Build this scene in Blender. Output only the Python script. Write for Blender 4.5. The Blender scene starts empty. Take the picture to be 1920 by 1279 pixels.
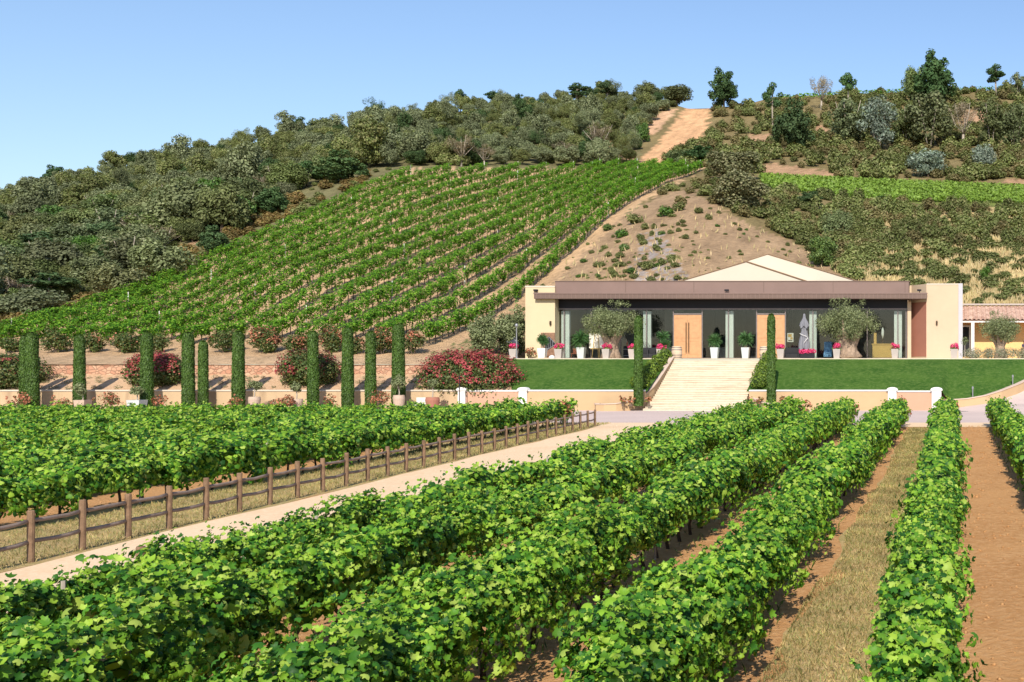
import bpy, bmesh, math, random
import numpy as np
from mathutils import Vector, Matrix

rng = np.random.default_rng(11)
random.seed(11)
sc = bpy.context.scene
COL = sc.collection
# ------------------------------------------------------------------ camera
F, CX, HY, CAMZ = 2200.0, 1787.0, 680.0, 3.6      # focal length and optical axis of the photograph (in its pixels), eye height (m)
cam_d = bpy.data.cameras.new('camera')
cam = bpy.data.objects.new('camera', cam_d)
COL.objects.link(cam)
cam.location = (0, 0, CAMZ)
cam.rotation_euler = (math.radians(90), 0, 0)
cam_d.sensor_width = 36.0
cam_d.lens = 36.0 * F / 1920.0
cam_d.shift_x = (960.0 - CX) / 1920.0
cam_d.shift_y = (HY - 639.5) / 1920.0
cam_d.clip_start = 0.1
cam_d.clip_end = 6000
sc.camera = cam
# ------------------------------------------------------------------ light
SUN_EL = math.radians(37)
sun_to = Vector((0.10, -1.0, 0.0)).normalized() * math.cos(SUN_EL) + Vector((0, 0, math.sin(SUN_EL)))
w = bpy.data.worlds.new('World')
sc.world = w
w.use_nodes = True
nt = w.node_tree
sky = nt.nodes.new('ShaderNodeTexSky')
sky.sky_type = 'NISHITA'
sky.sun_disc = False
sky.sun_elevation = SUN_EL
sky.sun_rotation = math.atan2(sun_to.x, sun_to.y)
sky.altitude = 150
sky.air_density = 1.25
sky.dust_density = 0.6
sky.ozone_density = 2.2
tint = nt.nodes.new('ShaderNodeMix'); tint.data_type = 'RGBA'; tint.blend_type = 'MULTIPLY'
tint.inputs[0].default_value = 1.0; tint.inputs[7].default_value = (0.95, 1.0, 1.14, 1)
nt.links.new(sky.outputs[0], tint.inputs[6]); nt.links.new(tint.outputs[2], nt.nodes['Background'].inputs[0])
nt.nodes['Background'].inputs[1].default_value = 0.118
sd = bpy.data.lights.new('sun', 'SUN')
sd.energy = 4.9
sd.angle = math.radians(0.5)
sd.color = (1.0, 0.93, 0.82)
so = bpy.data.objects.new('sun', sd)
COL.objects.link(so)
so.rotation_euler = (-sun_to).to_track_quat('-Z', 'Y').to_euler()
so.location = (20, -40, 60)
sc.view_settings.view_transform = 'Standard'
sc.view_settings.look = 'None'
sc.view_settings.exposure = 0.25
sc.view_settings.gamma = 1.0
sc.view_settings.use_curve_mapping = False
sc.cycles.max_bounces = 6
sc.cycles.transparent_max_bounces = 12
try:
    sc.cycles.use_denoising = True
except Exception:
    pass

# ------------------------------------------------------------------ helpers
def W(px, py, d):
    """world point that stands at distance d along the view axis"""
    return ((px - CX) * d / F, d, CAMZ + (HY - py) * d / F)

def wx(px, d): return (px - CX) * d / F
def wz(py, d): return CAMZ + (HY - py) * d / F
GS = 0.009                                                      # the vine plots rise gently towards the road
def gz(y): return -GS * (66 - y) if y < 66 else 0.0

def link(o, parent=None):
    COL.objects.link(o)
    if parent is not None:
        o.parent = parent
    return o

def tag(o, label, cat, group=None):
    o['label'] = label
    o['category'] = cat
    if group: o['group'] = group
    return o

def thing(name, label, cat, loc=(0, 0, 0), rz=0.0, group=None):
    o = bpy.data.objects.new(name, None)
    o.empty_display_size = 0.2
    link(o)
    o.location = loc
    o.rotation_euler = (0, 0, rz)
    return tag(o, label, cat, group)

def copy_thing(root, loc, rz=0.0, scale=None, label=None, group=None):
    r = root.copy(); COL.objects.link(r)
    r.location = loc; r.rotation_euler = (0, 0, rz)
    if scale is not None:
        r.scale = scale if hasattr(scale, '__len__') else (scale,) * 3
    if label: r['label'] = label
    if group: r['group'] = group
    for ch in list(root.children):
        c = ch.copy(); COL.objects.link(c); c.parent = r
        for g in list(ch.children):
            d = g.copy(); COL.objects.link(d); d.parent = c
    return r

def setkind(o, k):
    o['kind'] = k
    return o

class MB:
    def __init__(s): s.v = []; s.f = []
    def add(s, vs, fs):
        n = len(s.v); s.v += [tuple(v) for v in vs]; s.f += [tuple(i + n for i in f) for f in fs]
        return s
    def box(s, x0, x1, y0, y1, z0, z1):
        return s.add([(x0,y0,z0),(x1,y0,z0),(x1,y1,z0),(x0,y1,z0),(x0,y0,z1),(x1,y0,z1),(x1,y1,z1),(x0,y1,z1)],
              [(0,3,2,1),(4,5,6,7),(0,1,5,4),(1,2,6,5),(2,3,7,6),(3,0,4,7)])
    def pbox(s, px0, px1, py0, py1, d0, d1):
        """box whose front face spans those bearings at distance d0"""
        return s.box(wx(px0,d0), wx(px1,d0), d0, d1, wz(py1,d0), wz(py0,d0))
    def prism(s, poly, z0, z1):
        n = len(poly)
        vs = [(x,y,z0) for x,y in poly] + [(x,y,z1) for x,y in poly]
        fs = [tuple(range(n))[::-1], tuple(range(n, 2*n))] + [(i,(i+1)%n,n+(i+1)%n,n+i) for i in range(n)]
        return s.add(vs, fs)
    def tube(s, pts, rad, n=7, cap=True):
        pts = [Vector(p) for p in pts]
        if not hasattr(rad, '__len__'): rad = [rad]*len(pts)
        vs = []; u = None
        for i, p in enumerate(pts):
            t = (pts[min(i+1,len(pts)-1)] - pts[max(i-1,0)])
            t = t.normalized() if t.length > 1e-9 else Vector((0,0,1))
            if u is None:
                u = t.orthogonal().normalized()
            else:
                u = (u - t*u.dot(t))
                u = u.normalized() if u.length > 1e-6 else t.orthogonal().normalized()
            b = t.cross(u)
            for k in range(n):
                a = 2*math.pi*k/n
                vs.append(p + (u*math.cos(a) + b*math.sin(a))*rad[i])
        fs = []
        for i in range(len(pts)-1):
            for k in range(n):
                fs.append((i*n+k, i*n+(k+1)%n, (i+1)*n+(k+1)%n, (i+1)*n+k))
        if cap:
            fs.append(tuple(range(n))[::-1]); fs.append(tuple(range((len(pts)-1)*n, len(pts)*n)))
        return s.add(vs, fs)
    def lathe(s, prof, n=16, c=(0,0,0)):
        vs = []
        for r, z in prof:
            for k in range(n):
                a = 2*math.pi*k/n
                vs.append((c[0]+r*math.cos(a), c[1]+r*math.sin(a), c[2]+z))
        fs = []
        for i in range(len(prof)-1):
            for k in range(n):
                fs.append((i*n+k, i*n+(k+1)%n, (i+1)*n+(k+1)%n, (i+1)*n+k))
        fs.append(tuple(range(n))[::-1]); fs.append(tuple(range((len(prof)-1)*n, len(prof)*n)))
        return s.add(vs, fs)
    def taper(s, w0, w1, h, c=(0,0,0), lip=0.0):
        """square tapered planter"""
        a, b = w0/2, w1/2; x,y,z = c
        vs = [(x-a,y-a,z),(x+a,y-a,z),(x+a,y+a,z),(x-a,y+a,z),(x-b,y-b,z+h),(x+b,y-b,z+h),(x+b,y+b,z+h),(x-b,y+b,z+h)]
        k = b*0.86
        vs += [(x-k,y-k,z+h),(x+k,y-k,z+h),(x+k,y+k,z+h),(x-k,y+k,z+h),(x-k,y-k,z+h-.07),(x+k,y-k,z+h-.07),(x+k,y+k,z+h-.07),(x-k,y+k,z+h-.07)]
        fs = [(0,3,2,1),(0,1,5,4),(1,2,6,5),(2,3,7,6),(3,0,4,7),
              (4,5,9,8),(5,6,10,9),(6,7,11,10),(7,4,8,11),(8,9,13,12),(9,10,14,13),(10,11,15,14),(11,8,12,15),(12,13,14,15)]
        return s.add(vs, fs)
    def build(s, name, m, parent=None, smooth=False, bevel=0.0, world=True):
        me = bpy.data.meshes.new(name)
        off = Vector((0,0,0))
        if parent is not None and world:
            p = parent
            while p is not None:
                off += Vector(p.location); p = p.parent
        me.from_pydata([tuple(Vector(v)-off) for v in s.v], [], s.f)
        me.update()
        bm = bmesh.new(); bm.from_mesh(me); bmesh.ops.recalc_face_normals(bm, faces=bm.faces)
        if bevel > 0:
            es = [e for e in bm.edges if len(e.link_faces) == 2 and e.calc_face_angle(0) > 0.6]
            bmesh.ops.bevel(bm, geom=es, offset=bevel, segments=1, affect='EDGES')
        bm.to_mesh(me); bm.free()
        if smooth:
            me.polygons.foreach_set('use_smooth', [True]*len(me.polygons))
        if m is not None: me.materials.append(m)
        o = bpy.data.objects.new(name, me)
        return link(o, parent)

# ---- numpy foliage
def unit(a): return a / np.maximum(np.linalg.norm(a, axis=-1, keepdims=True), 1e-9)
def leafgeo(P, N, S, tmpl, roll=None):
    n = len(P)
    N = unit(N)
    r = unit(rng.normal(size=(n,3))) if roll is None else roll
    t = unit(np.cross(N, r)); b = np.cross(N, t)
    S = np.asarray(S).reshape(-1,1,1)
    T = np.asarray(tmpl)[None]
    return P[:,None,:] + S*(T[...,0:1]*t[:,None,:] + T[...,1:2]*b[:,None,:] + T[...,2:3]*N[:,None,:])
def fan(outline, cup=0.0, zc=0.0):
    vs = [(0,0,zc)] + [(x,y,cup*(x*x+y*y)*4) for x,y in outline]
    n = len(outline)
    return np.array(vs), np.array([(0,1+i,1+(i+1)%n) for i in range(n)])
# five-lobed grape leaf, a plainer one, a folded diamond
L_NEAR = fan([(0,-.30),(.20,-.47),(.44,-.30),(.34,-.08),(.52,.12),(.28,.20),(.22,.36),(0,.56),(-.22,.36),(-.28,.20),(-.52,.12),(-.34,-.08),(-.44,-.30),(-.20,-.47)], cup=-0.26, zc=0.0)
L_CURL = fan([(0,-.26),(.22,-.44),(.40,-.24),(.30,-.05),(.44,.16),(.25,.22),(.16,.40),(.02,.52),(-.20,.30),(-.30,.16),(-.46,.14),(-.32,-.10),(-.38,-.32),(-.16,-.44)], cup=.30, zc=-.03)
L_MID = fan([(0,-.35),(.42,-.35),(.48,.12),(0,.52),(-.48,.12),(-.42,-.35)], cup=-0.16)
L_FAR = (np.array([(-.5,0,0),(0,-.36,.10),(.5,0,0),(0,.36,.10)]), np.array([(0,1,2),(0,2,3)]))
L_LONG = (np.array([(-.5,0,0),(0,-.13,.04),(.5,0,0),(0,.13,.04)]), np.array([(0,1,2),(0,2,3)]))
def np_mesh(name, parts, m=None):
    """parts: list of (V[n,k,3], F[m,3]) -> one mesh"""
    vs, fs, off = [], [], 0
    for V, Ft in parts:
        n, k = V.shape[:2]
        if n == 0: continue
        vs.append(V.reshape(-1,3))
        fs.append((Ft[None] + (np.arange(n)*k)[:,None,None] + off).reshape(-1,3))
        off += n*k
    V = np.concatenate(vs); Fa = np.concatenate(fs)
    me = bpy.data.meshes.new(name)
    me.vertices.add(len(V)); me.vertices.foreach_set('co', V.astype(np.float32).ravel())
    me.loops.add(Fa.size); me.loops.foreach_set('vertex_index', Fa.astype(np.int32).ravel())
    me.polygons.add(len(Fa)); me.polygons.foreach_set('loop_start', (np.arange(len(Fa))*3).astype(np.int32))
    me.update(calc_edges=True)
    if m is not None: me.materials.append(m)
    return me
def np_obj(name, parts, m, parent=None):
    o = bpy.data.objects.new(name, np_mesh(name, parts, m))
    return link(o, parent)
def crown_pts(clumps, dens, jit=0.5, up=0.25, shell=0.4, flat=1.0):
    Ps, Ns = [], []
    for (cx,cy,cz,r) in clumps:
        k = max(6, int(dens*r*r*4))
        d = unit(rng.normal(size=(k,3)))
        rr = r*(1 - shell*rng.random((k,1))**1.6)*(0.88+0.24*rng.random((k,1)))
        p = d*rr; p[:,2] *= flat
        Ps.append(p + np.array([cx,cy,cz]))
        Ns.append(d + np.array([0,0,up]) + jit*rng.normal(size=(k,3)))
    return np.concatenate(Ps), np.concatenate(Ns)
def crown(clumps, dens, s, tmpl=L_FAR, **kw):
    P, N = crown_pts(clumps, dens, **kw)
    return (leafgeo(P, N, s*(0.65+0.7*rng.random(len(P))), tmpl[0]), tmpl[1])
def blob_clumps(w, h, n, z0=0.0, r=(0.2,0.32), seed=0, lean=0.0):
    """clump centres filling an uneven rounded crown w wide, from z0 to z0+h"""
    rr = np.random.default_rng(seed); out = []
    for i in range(n):
        d = unit(rr.normal(size=3)); q = rr.random()**0.45
        cr = w*rr.uniform(*r)
        x = d[0]*q*(w/2-cr*0.7); y = d[1]*q*(w/2-cr*0.7); z = z0 + h/2 + d[2]*q*(h/2-cr*0.6)
        out.append((x,y,max(z, z0+cr*0.4),cr))
    return out
def move(part, loc, rz=0.0, sc3=(1,1,1)):
    V, Ft = part
    c, s = math.cos(rz), math.sin(rz)
    V = V*np.array(sc3)
    x = V[...,0]*c - V[...,1]*s; y = V[...,0]*s + V[...,1]*c
    return (np.stack([x,y,V[...,2]],-1) + np.array(loc), Ft)
def noise1(n, step, seed):
    """smooth 1-D noise, -1..1, callable on metres"""
    r = np.random.default_rng(seed); a = r.uniform(-1,1,int(n/step)+4)
    return lambda y: np.interp((np.asarray(y)/step) % (len(a)-1), np.arange(len(a)), a)

# ------------------------------------------------------------------ materials
def lin(r, g, b): return tuple(((c/255.0+0.055)/1.055)**2.4 if c > 10 else c/255.0/12.92 for c in (r,g,b)) + (1,)
def c4(c): return tuple(c) + (1,) if len(c) == 3 else tuple(c)
MATS = {}
def base_mat(name):
    m = bpy.data.materials.new(name); m.use_nodes = True
    n = m.node_tree.nodes; b = n['Principled BSDF']
    b.inputs['Specular IOR Level'].default_value = 0.25
    return m, n, m.node_tree.links, b
def plain(name, col, rough=0.7, metal=0.0, spec=0.25, var=0.12, scale=3.0, bump=0.0, bscale=30.0, stain=None):
    """one surface with a little natural unevenness"""
    m, n, l, b = base_mat(name)
    tc = n.new('ShaderNodeTexCoord'); no = n.new('ShaderNodeTexNoise')
    no.inputs['Scale'].default_value = scale; no.inputs['Detail'].default_value = 6; no.inputs['Roughness'].default_value = .65
    l.new(tc.outputs['Object'], no.inputs['Vector'])
    r = n.new('ShaderNodeValToRGB')
    k = c4(col)
    r.color_ramp.elements[0].position = .3; r.color_ramp.elements[1].position = .7
    r.color_ramp.elements[0].color = tuple(c*(1-var) for c in k[:3])+(1,)
    r.color_ramp.elements[1].color = tuple(min(1,c*(1+var)) for c in k[:3])+(1,)
    l.new(no.outputs['Fac'], r.inputs[0])
    out = r.outputs[0]
    if stain:
        mp = n.new('ShaderNodeMapping'); mp.inputs['Scale'].default_value = stain[1]
        n2 = n.new('ShaderNodeTexNoise'); n2.inputs['Scale'].default_value = 1.0; n2.inputs['Detail'].default_value = 5
        l.new(tc.outputs['Object'], mp.inputs[0]); l.new(mp.outputs[0], n2.inputs['Vector'])
        r2 = n.new('ShaderNodeValToRGB'); r2.color_ramp.elements[0].position = .52; r2.color_ramp.elements[1].position = .72
        l.new(n2.outputs['Fac'], r2.inputs[0])
        mx = n.new('ShaderNodeMix'); mx.data_type = 'RGBA'
        l.new(r2.outputs[0], mx.inputs[0]); l.new(out, mx.inputs[6]); mx.inputs[7].default_value = c4(stain[0])
        out = mx.outputs[2]
    l.new(out, b.inputs['Base Color'])
    b.inputs['Roughness'].default_value = rough; b.inputs['Metallic'].default_value = metal
    b.inputs['Specular IOR Level'].default_value = spec
    if bump:
        n3 = n.new('ShaderNodeTexNoise'); n3.inputs['Scale'].default_value = bscale; n3.inputs['Detail'].default_value = 8
        l.new(tc.outputs['Object'], n3.inputs['Vector'])
        bp = n.new('ShaderNodeBump'); bp.inputs['Strength'].default_value = bump; bp.inputs['Distance'].default_value = 0.05
        l.new(n3.outputs['Fac'], bp.inputs['Height']); l.new(bp.outputs[0], b.inputs['Normal'])
    return m
def leafmat(name, cols, trans=0.3, rough=0.5, nscale=0.5, nvar=0.3, objvar=0.0, tcol=None, spec=0.3):
    m, n, l, b = base_mat(name)
    g = n.new('ShaderNodeNewGeometry'); r = n.new('ShaderNodeValToRGB')
    els = r.color_ramp.elements
    els[0].position = 0; els[0].color = c4(cols[0]); els[1].position = 1; els[1].color = c4(cols[-1])
    for i, c in enumerate(cols[1:-1]):
        e = els.new((i+1)/(len(cols)-1)); e.color = c4(c)
    l.new(g.outputs['Random Per Island'], r.inputs[0])
    tc = n.new('ShaderNodeTexCoord'); no = n.new('ShaderNodeTexNoise')
    no.inputs['Scale'].default_value = nscale; no.inputs['Detail'].default_value = 3
    l.new(tc.outputs['Object'], no.inputs['Vector'])
    mr = n.new('ShaderNodeMapRange'); mr.inputs[1].default_value = .3; mr.inputs[2].default_value = .7
    mr.inputs[3].default_value = 1-nvar; mr.inputs[4].default_value = 1+nvar
    l.new(no.outputs['Fac'], mr.inputs[0])
    hs = n.new('ShaderNodeHueSaturation')
    l.new(r.outputs[0], hs.inputs['Color'])
    val = mr.outputs[0]
    if objvar:
        oi = n.new('ShaderNodeObjectInfo')
        m2 = n.new('ShaderNodeMapRange'); m2.inputs[3].default_value = 1-objvar; m2.inputs[4].default_value = 1+objvar
        l.new(oi.outputs['Random'], m2.inputs[0])
        mu = n.new('ShaderNodeMath'); mu.operation = 'MULTIPLY'
        l.new(val, mu.inputs[0]); l.new(m2.outputs[0], mu.inputs[1]); val = mu.outputs[0]
        wn = n.new('ShaderNodeTexWhiteNoise'); wn.noise_dimensions = '1D'; l.new(oi.outputs['Random'], wn.inputs['W'])
        m3 = n.new('ShaderNodeMapRange'); m3.inputs[3].default_value = .5-objvar*.10; m3.inputs[4].default_value = .5+objvar*.07
        l.new(wn.outputs['Value'], m3.inputs[0]); l.new(m3.outputs[0], hs.inputs['Hue'])
        m4 = n.new('ShaderNodeMapRange'); m4.inputs[3].default_value = 1-objvar*.9; m4.inputs[4].default_value = 1+objvar*.5
        l.new(wn.outputs['Color'], m4.inputs[0]); l.new(m4.outputs[0], hs.inputs['Saturation'])
    l.new(val, hs.inputs['Value'])
    l.new(hs.outputs[0], b.inputs['Base Color'])
    b.inputs['Roughness'].default_value = rough; b.inputs['Specular IOR Level'].default_value = spec
    if trans > 0:
        t = n.new('ShaderNodeBsdfTranslucent')
        mc = n.new('ShaderNodeMix'); mc.data_type = 'RGBA'; mc.blend_type = 'MULTIPLY'; mc.inputs[0].default_value = 1
        l.new(hs.outputs[0], mc.inputs[6]); mc.inputs[7].default_value = c4(tcol or (1.5,1.35,.6))
        l.new(mc.outputs[2], t.inputs[0])
        ms = n.new('ShaderNodeMixShader'); ms.inputs[0].default_value = trans
        l.new(b.outputs[0], ms.inputs[1]); l.new(t.outputs[0], ms.inputs[2])
        l.new(ms.outputs[0], n['Material Output'].inputs[0])
    return m

def soilmat(name, ca, cb, cc, big=0.25, fine=9.0, bump=0.6, rough=0.95):
    """earth: two tones in patches, with fine grain and clods"""
    m, n, l, b = base_mat(name)
    tc = n.new('ShaderNodeTexCoord')
    def noise(s, d=6):
        q = n.new('ShaderNodeTexNoise'); q.inputs['Scale'].default_value = s; q.inputs['Detail'].default_value = d; q.inputs['Roughness'].default_value = .65
        l.new(tc.outputs['Object'], q.inputs['Vector']); return q
    a, f, h = noise(big), noise(fine, 10), noise(fine*3.1, 8)
    r = n.new('ShaderNodeValToRGB'); r.color_ramp.elements[0].position = .38; r.color_ramp.elements[1].position = .62
    r.color_ramp.elements[0].color = c4(ca); r.color_ramp.elements[1].color = c4(cb); l.new(a.outputs['Fac'], r.inputs[0])
    r2 = n.new('ShaderNodeValToRGB'); r2.color_ramp.elements[0].position = .45; r2.color_ramp.elements[1].position = .68
    l.new(f.outputs['Fac'], r2.inputs[0])
    mx = n.new('ShaderNodeMix'); mx.data_type = 'RGBA'; l.new(r2.outputs[0], mx.inputs[0]); l.new(r.outputs[0], mx.inputs[6]); mx.inputs[7].default_value = c4(cc)
    l.new(mx.outputs[2], b.inputs['Base Color']); b.inputs['Roughness'].default_value = rough; b.inputs['Specular IOR Level'].default_value = .1
    if bump:
        ad = n.new('ShaderNodeMath'); ad.operation = 'ADD'; l.new(f.outputs['Fac'], ad.inputs[0]); l.new(h.outputs['Fac'], ad.inputs[1])
        bp = n.new('ShaderNodeBump'); bp.inputs['Strength'].default_value = bump; bp.inputs['Distance'].default_value = 0.08
        l.new(ad.outputs[0], bp.inputs['Height']); l.new(bp.outputs[0], b.inputs['Normal'])
    return m

M = {}
M['vine'] = leafmat('grape_leaf', [(.016,.068,.010),(.040,.138,.014),(.090,.225,.018),(.165,.315,.024),(.26,.40,.036),(.35,.455,.085)], trans=.22, nscale=1.3, nvar=.25, rough=.5, tcol=(1.35,1.3,.4), spec=.2)
M['vinefar'] = leafmat('grape_leaf_far', [(.025,.095,.012),(.070,.190,.016),(.135,.285,.024),(.215,.36,.036)], trans=.22, nscale=.35, nvar=.2, rough=.6, spec=.1)
M['bark'] = plain('vine_bark', (.085,.058,.04), .95, var=.35, scale=20, bump=.6)
M['cypress'] = leafmat('cypress_leaf', [(.040,.085,.012),(.062,.125,.018),(.095,.165,.028)], trans=.08, nscale=1.2, nvar=.25)
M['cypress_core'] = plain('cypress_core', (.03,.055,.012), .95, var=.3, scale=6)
M['box'] = leafmat('box_leaf', [(.06,.11,.010),(.12,.19,.018),(.21,.29,.035)], trans=.15, nscale=2, nvar=.25)
M['olive'] = leafmat('olive_leaf', [(.11,.14,.055),(.16,.19,.08),(.22,.25,.115),(.31,.34,.18)], trans=.14, nscale=1.2, nvar=.25, tcol=(1.2,1.2,.7), spec=.15)
M['olivebark'] = plain('olive_bark', (.33,.24,.17), .95, var=.4, scale=4, bump=1.0, bscale=9)
M['oleander'] = leafmat('shrub_leaf', [(.035,.065,.015),(.06,.105,.022),(.11,.14,.035),(.17,.13,.05)], trans=.15, nscale=1.3, nvar=.3)
M['redflower'] = leafmat('red_flower', [(.26,.035,.045),(.42,.06,.075),(.40,.11,.08),(.17,.05,.035)], trans=.2, nscale=2, nvar=.25, tcol=(1.2,.8,.8))
M['orangetip'] = leafmat('rosy_leaf_tip', [(.40,.13,.07),(.55,.22,.12),(.30,.12,.06),(.62,.28,.17)], trans=.2, nscale=2, nvar=.2, tcol=(1.2,.9,.7))
M['pink'] = leafmat('pink_petal', [(.62,.03,.13),(.80,.06,.20),(.75,.12,.27)], trans=.2, nscale=3, nvar=.15, tcol=(1.2,.8,.9))
M['yucca'] = leafmat('yucca_leaf', [(.035,.10,.03),(.07,.17,.05),(.13,.25,.09)], trans=.12, nscale=3, nvar=.15)
M['lavender'] = leafmat('lavender_leaf', [(.17,.20,.11),(.27,.28,.17),(.35,.30,.22)], trans=.1, nscale=1.5, nvar=.25)
M['tuft'] = leafmat('grey_tuft_leaf', [(.15,.17,.07),(.24,.24,.12),(.32,.28,.16)], trans=.1, nscale=1, nvar=.25)
M['oak'] = leafmat('oak_leaf', [(.085,.112,.040),(.120,.152,.056),(.165,.20,.078),(.22,.25,.115)], trans=.2, nscale=.45, nvar=.30, objvar=.30, tcol=(1.3,1.25,.6), spec=.1, rough=.7)
M['pine'] = leafmat('pine_needle', [(.045,.095,.036),(.065,.125,.045),(.095,.155,.058)], trans=.14, nscale=.4, nvar=.25, objvar=.2, spec=.1, rough=.7)
M['silver'] = leafmat('silver_leaf', [(.10,.145,.10),(.17,.22,.16),(.30,.35,.28)], trans=.10, nscale=.5, nvar=.28, objvar=.15, tcol=(1.2,1.2,.8))
M['palecrest'] = leafmat('pale_oak_leaf', [(.10,.115,.05),(.16,.17,.08),(.22,.22,.115),(.30,.285,.16)], trans=.14, nscale=.5, nvar=.2, spec=.1, rough=.7)
M['greyoak'] = leafmat('grey_oak_leaf', [(.115,.140,.062),(.155,.18,.085),(.20,.225,.11),(.26,.28,.155)], trans=.2, nscale=.45, nvar=.28, objvar=.2, tcol=(1.2,1.2,.7), spec=.1, rough=.7)
M['nichebrown'] = plain('brown_stone', (.24,.135,.085), .9, var=.3, scale=4)
M['brownscrub'] = leafmat('brown_scrub_leaf', [(.15,.125,.055),(.19,.16,.07),(.17,.17,.065),(.24,.20,.105)], trans=.18, nscale=.13, nvar=.4, spec=.1, rough=.7)
M['edge'] = plain('lilac_white_paint', (.46,.45,.47), .8, var=.03)
M['brightgreen'] = leafmat('bright_leaf', [(.045,.10,.018),(.085,.17,.030),(.14,.23,.045)], trans=.18, nscale=.5, nvar=.3, objvar=.15)
M['dry'] = leafmat('dry_twig_leaf', [(.16,.125,.075),(.26,.20,.13),(.33,.27,.17),(.20,.18,.09)], trans=.1, nscale=.5, nvar=.25, objvar=.15)
M['maquis'] = leafmat('maquis_leaf', [(.105,.135,.042),(.145,.175,.056),(.19,.215,.078),(.235,.225,.105)], trans=.2, nscale=.13, nvar=.42, spec=.1, rough=.7)
M['heath'] = leafmat('heather_leaf', [(.20,.13,.05),(.25,.17,.065),(.20,.19,.06),(.30,.20,.095)], trans=.18, nscale=.13, nvar=.4, spec=.1, rough=.7)
M['straw'] = leafmat('straw_blade', [(.42,.31,.14),(.52,.40,.20),(.33,.29,.12),(.60,.47,.26)], trans=.25, nscale=.25, nvar=.3, tcol=(1.1,1,.7))
M['drygrass'] = leafmat('dry_grass_blade', [(.44,.31,.12),(.48,.36,.155),(.28,.29,.09),(.54,.41,.20),(.19,.25,.065),(.34,.28,.11)], trans=.2, nscale=.9, nvar=.4, tcol=(1.1,1,.7))
M['greywood'] = plain('grey_trunk', (.36,.31,.25), .95, var=.3, scale=3)
M['trunk'] = plain('brown_trunk', (.15,.11,.08), .95, var=.3, scale=3)
M['soil'] = soilmat('tilled_soil', (.61,.325,.135), (.52,.265,.105), (.68,.40,.19), big=.35, fine=7, bump=.8)
M['path'] = soilmat('sandy_path', (.80,.575,.365), (.74,.515,.31), (.84,.64,.43), big=.3, fine=11, bump=.25)
M['asphalt'] = soilmat('worn_asphalt', (.54,.42,.37), (.60,.47,.41), (.64,.51,.45), big=.2, fine=14, bump=.1)
M['dryground'] = soilmat('dry_grass_ground', (.50,.34,.145), (.36,.29,.11), (.56,.41,.21), big=1.1, fine=8, bump=.6)
M['lawn'] = soilmat('lawn_grass', (.034,.088,.012), (.062,.126,.019), (.10,.165,.036), big=.4, fine=3.5, bump=.7)
M['terrace'] = plain('terrace_stone', (.66,.56,.42), .8, var=.08, scale=2)
M['orange'] = plain('orange_render', (.50,.345,.195), .9, var=.05, scale=.8, bump=.08, stain=((.47,.32,.18),(.25,.25,1.2)))
M['beige'] = plain('beige_render', (.50,.36,.215), .9, var=.06, scale=.8, bump=.08, stain=((.36,.25,.15),(1.1,1.1,.16)))
M['pinkwall'] = plain('pink_render', (.50,.30,.20), .9, var=.05, scale=.8, bump=.08)
M['white'] = plain('white_paint', (.72,.70,.67), .7, var=.04, scale=2)
M['cream'] = plain('cream_render', (.575,.475,.30), .9, var=.05, scale=.5, bump=.12)
M['creamr'] = plain('peach_cream_render', (.54,.415,.285), .9, var=.05, scale=.5, bump=.12)
M['roofcream'] = plain('cream_roof', (.57,.50,.40), .85, var=.03, scale=.5)
M['browntrim'] = plain('brown_trim', (.22,.14,.08), .7)
M['clay_and_shade'] = plain('clay_pot_and_wall_shade', (.36,.155,.105), .9, var=.05, scale=1)  # brown of one clay pot, and shade painted onto the right wall's return
M['zinc'] = plain('brown_zinc', (.215,.145,.122), .5, metal=.1, var=.08, scale=.4)
M['zincdark'] = plain('brown_copper', (.155,.105,.085), .5, metal=.1, var=.08, scale=.6)
M['black'] = plain('black_metal', (.014,.014,.018), .55, var=.1)
M['frame'] = plain('window_frame', (.20,.17,.16), .45, metal=.3)
M['wood'] = plain('honey_wood', (.52,.285,.14), .55, var=.12, scale=3)
M['handle'] = plain('dark_handle', (.08,.05,.03), .4, metal=.5)
M['curtain'] = plain('pale_column', (.84,.86,.78), .8, var=.03)
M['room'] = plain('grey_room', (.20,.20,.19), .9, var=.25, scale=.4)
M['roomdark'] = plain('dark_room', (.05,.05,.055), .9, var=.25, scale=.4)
M['stairstone'] = plain('stair_stone', (.62,.53,.40), .85, var=.10, scale=2.5, bump=.15, bscale=12, stain=((.47,.37,.25),(.5,.5,9)))
M['coping'] = plain('pink_coping', (.56,.43,.34), .85, var=.07, scale=2)
M['pot'] = plain('pale_clay_pot', (.48,.36,.27), .85, var=.06)
M['potgrey'] = plain('grey_pot', (.42,.37,.33), .8, var=.05)
M['potwhite'] = plain('white_pot', (.50,.54,.52), .5, var=.03)
M['earth'] = plain('potting_earth', (.08,.055,.035), .95)
M['post'] = plain('fence_wood', (.20,.125,.075), .9, var=.35, scale=5, bump=.3)
M['rail'] = plain('rail_wood', (.235,.175,.14), .9, var=.25, scale=4, bump=.3)
M['rattan'] = plain('black_rattan', (.025,.025,.027), .7)
M['parasol'] = plain('grey_canvas', (.20,.20,.22), .9, var=.12)
M['blue'] = plain('blue_upholstery', (.09,.20,.32), .8, var=.3, scale=6)
M['counter'] = plain('yellow_counter', (.72,.45,.13), .6, var=.06)
M['oakbarrel'] = plain('barrel_oak', (.62,.47,.33), .8, var=.1, scale=5)
M['hoop'] = plain('barrel_hoop', (.25,.23,.22), .5, metal=.5)
M['paper'] = plain('poster_paper', (.80,.76,.66), .6)
M['mustard'] = plain('poster_print', (.62,.36,.08), .7)
M['statue'] = plain('dark_bronze', (.05,.055,.065), .4, metal=.3)
M['steel'] = plain('pole_steel', (.30,.30,.31), .4, metal=.4)
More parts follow.
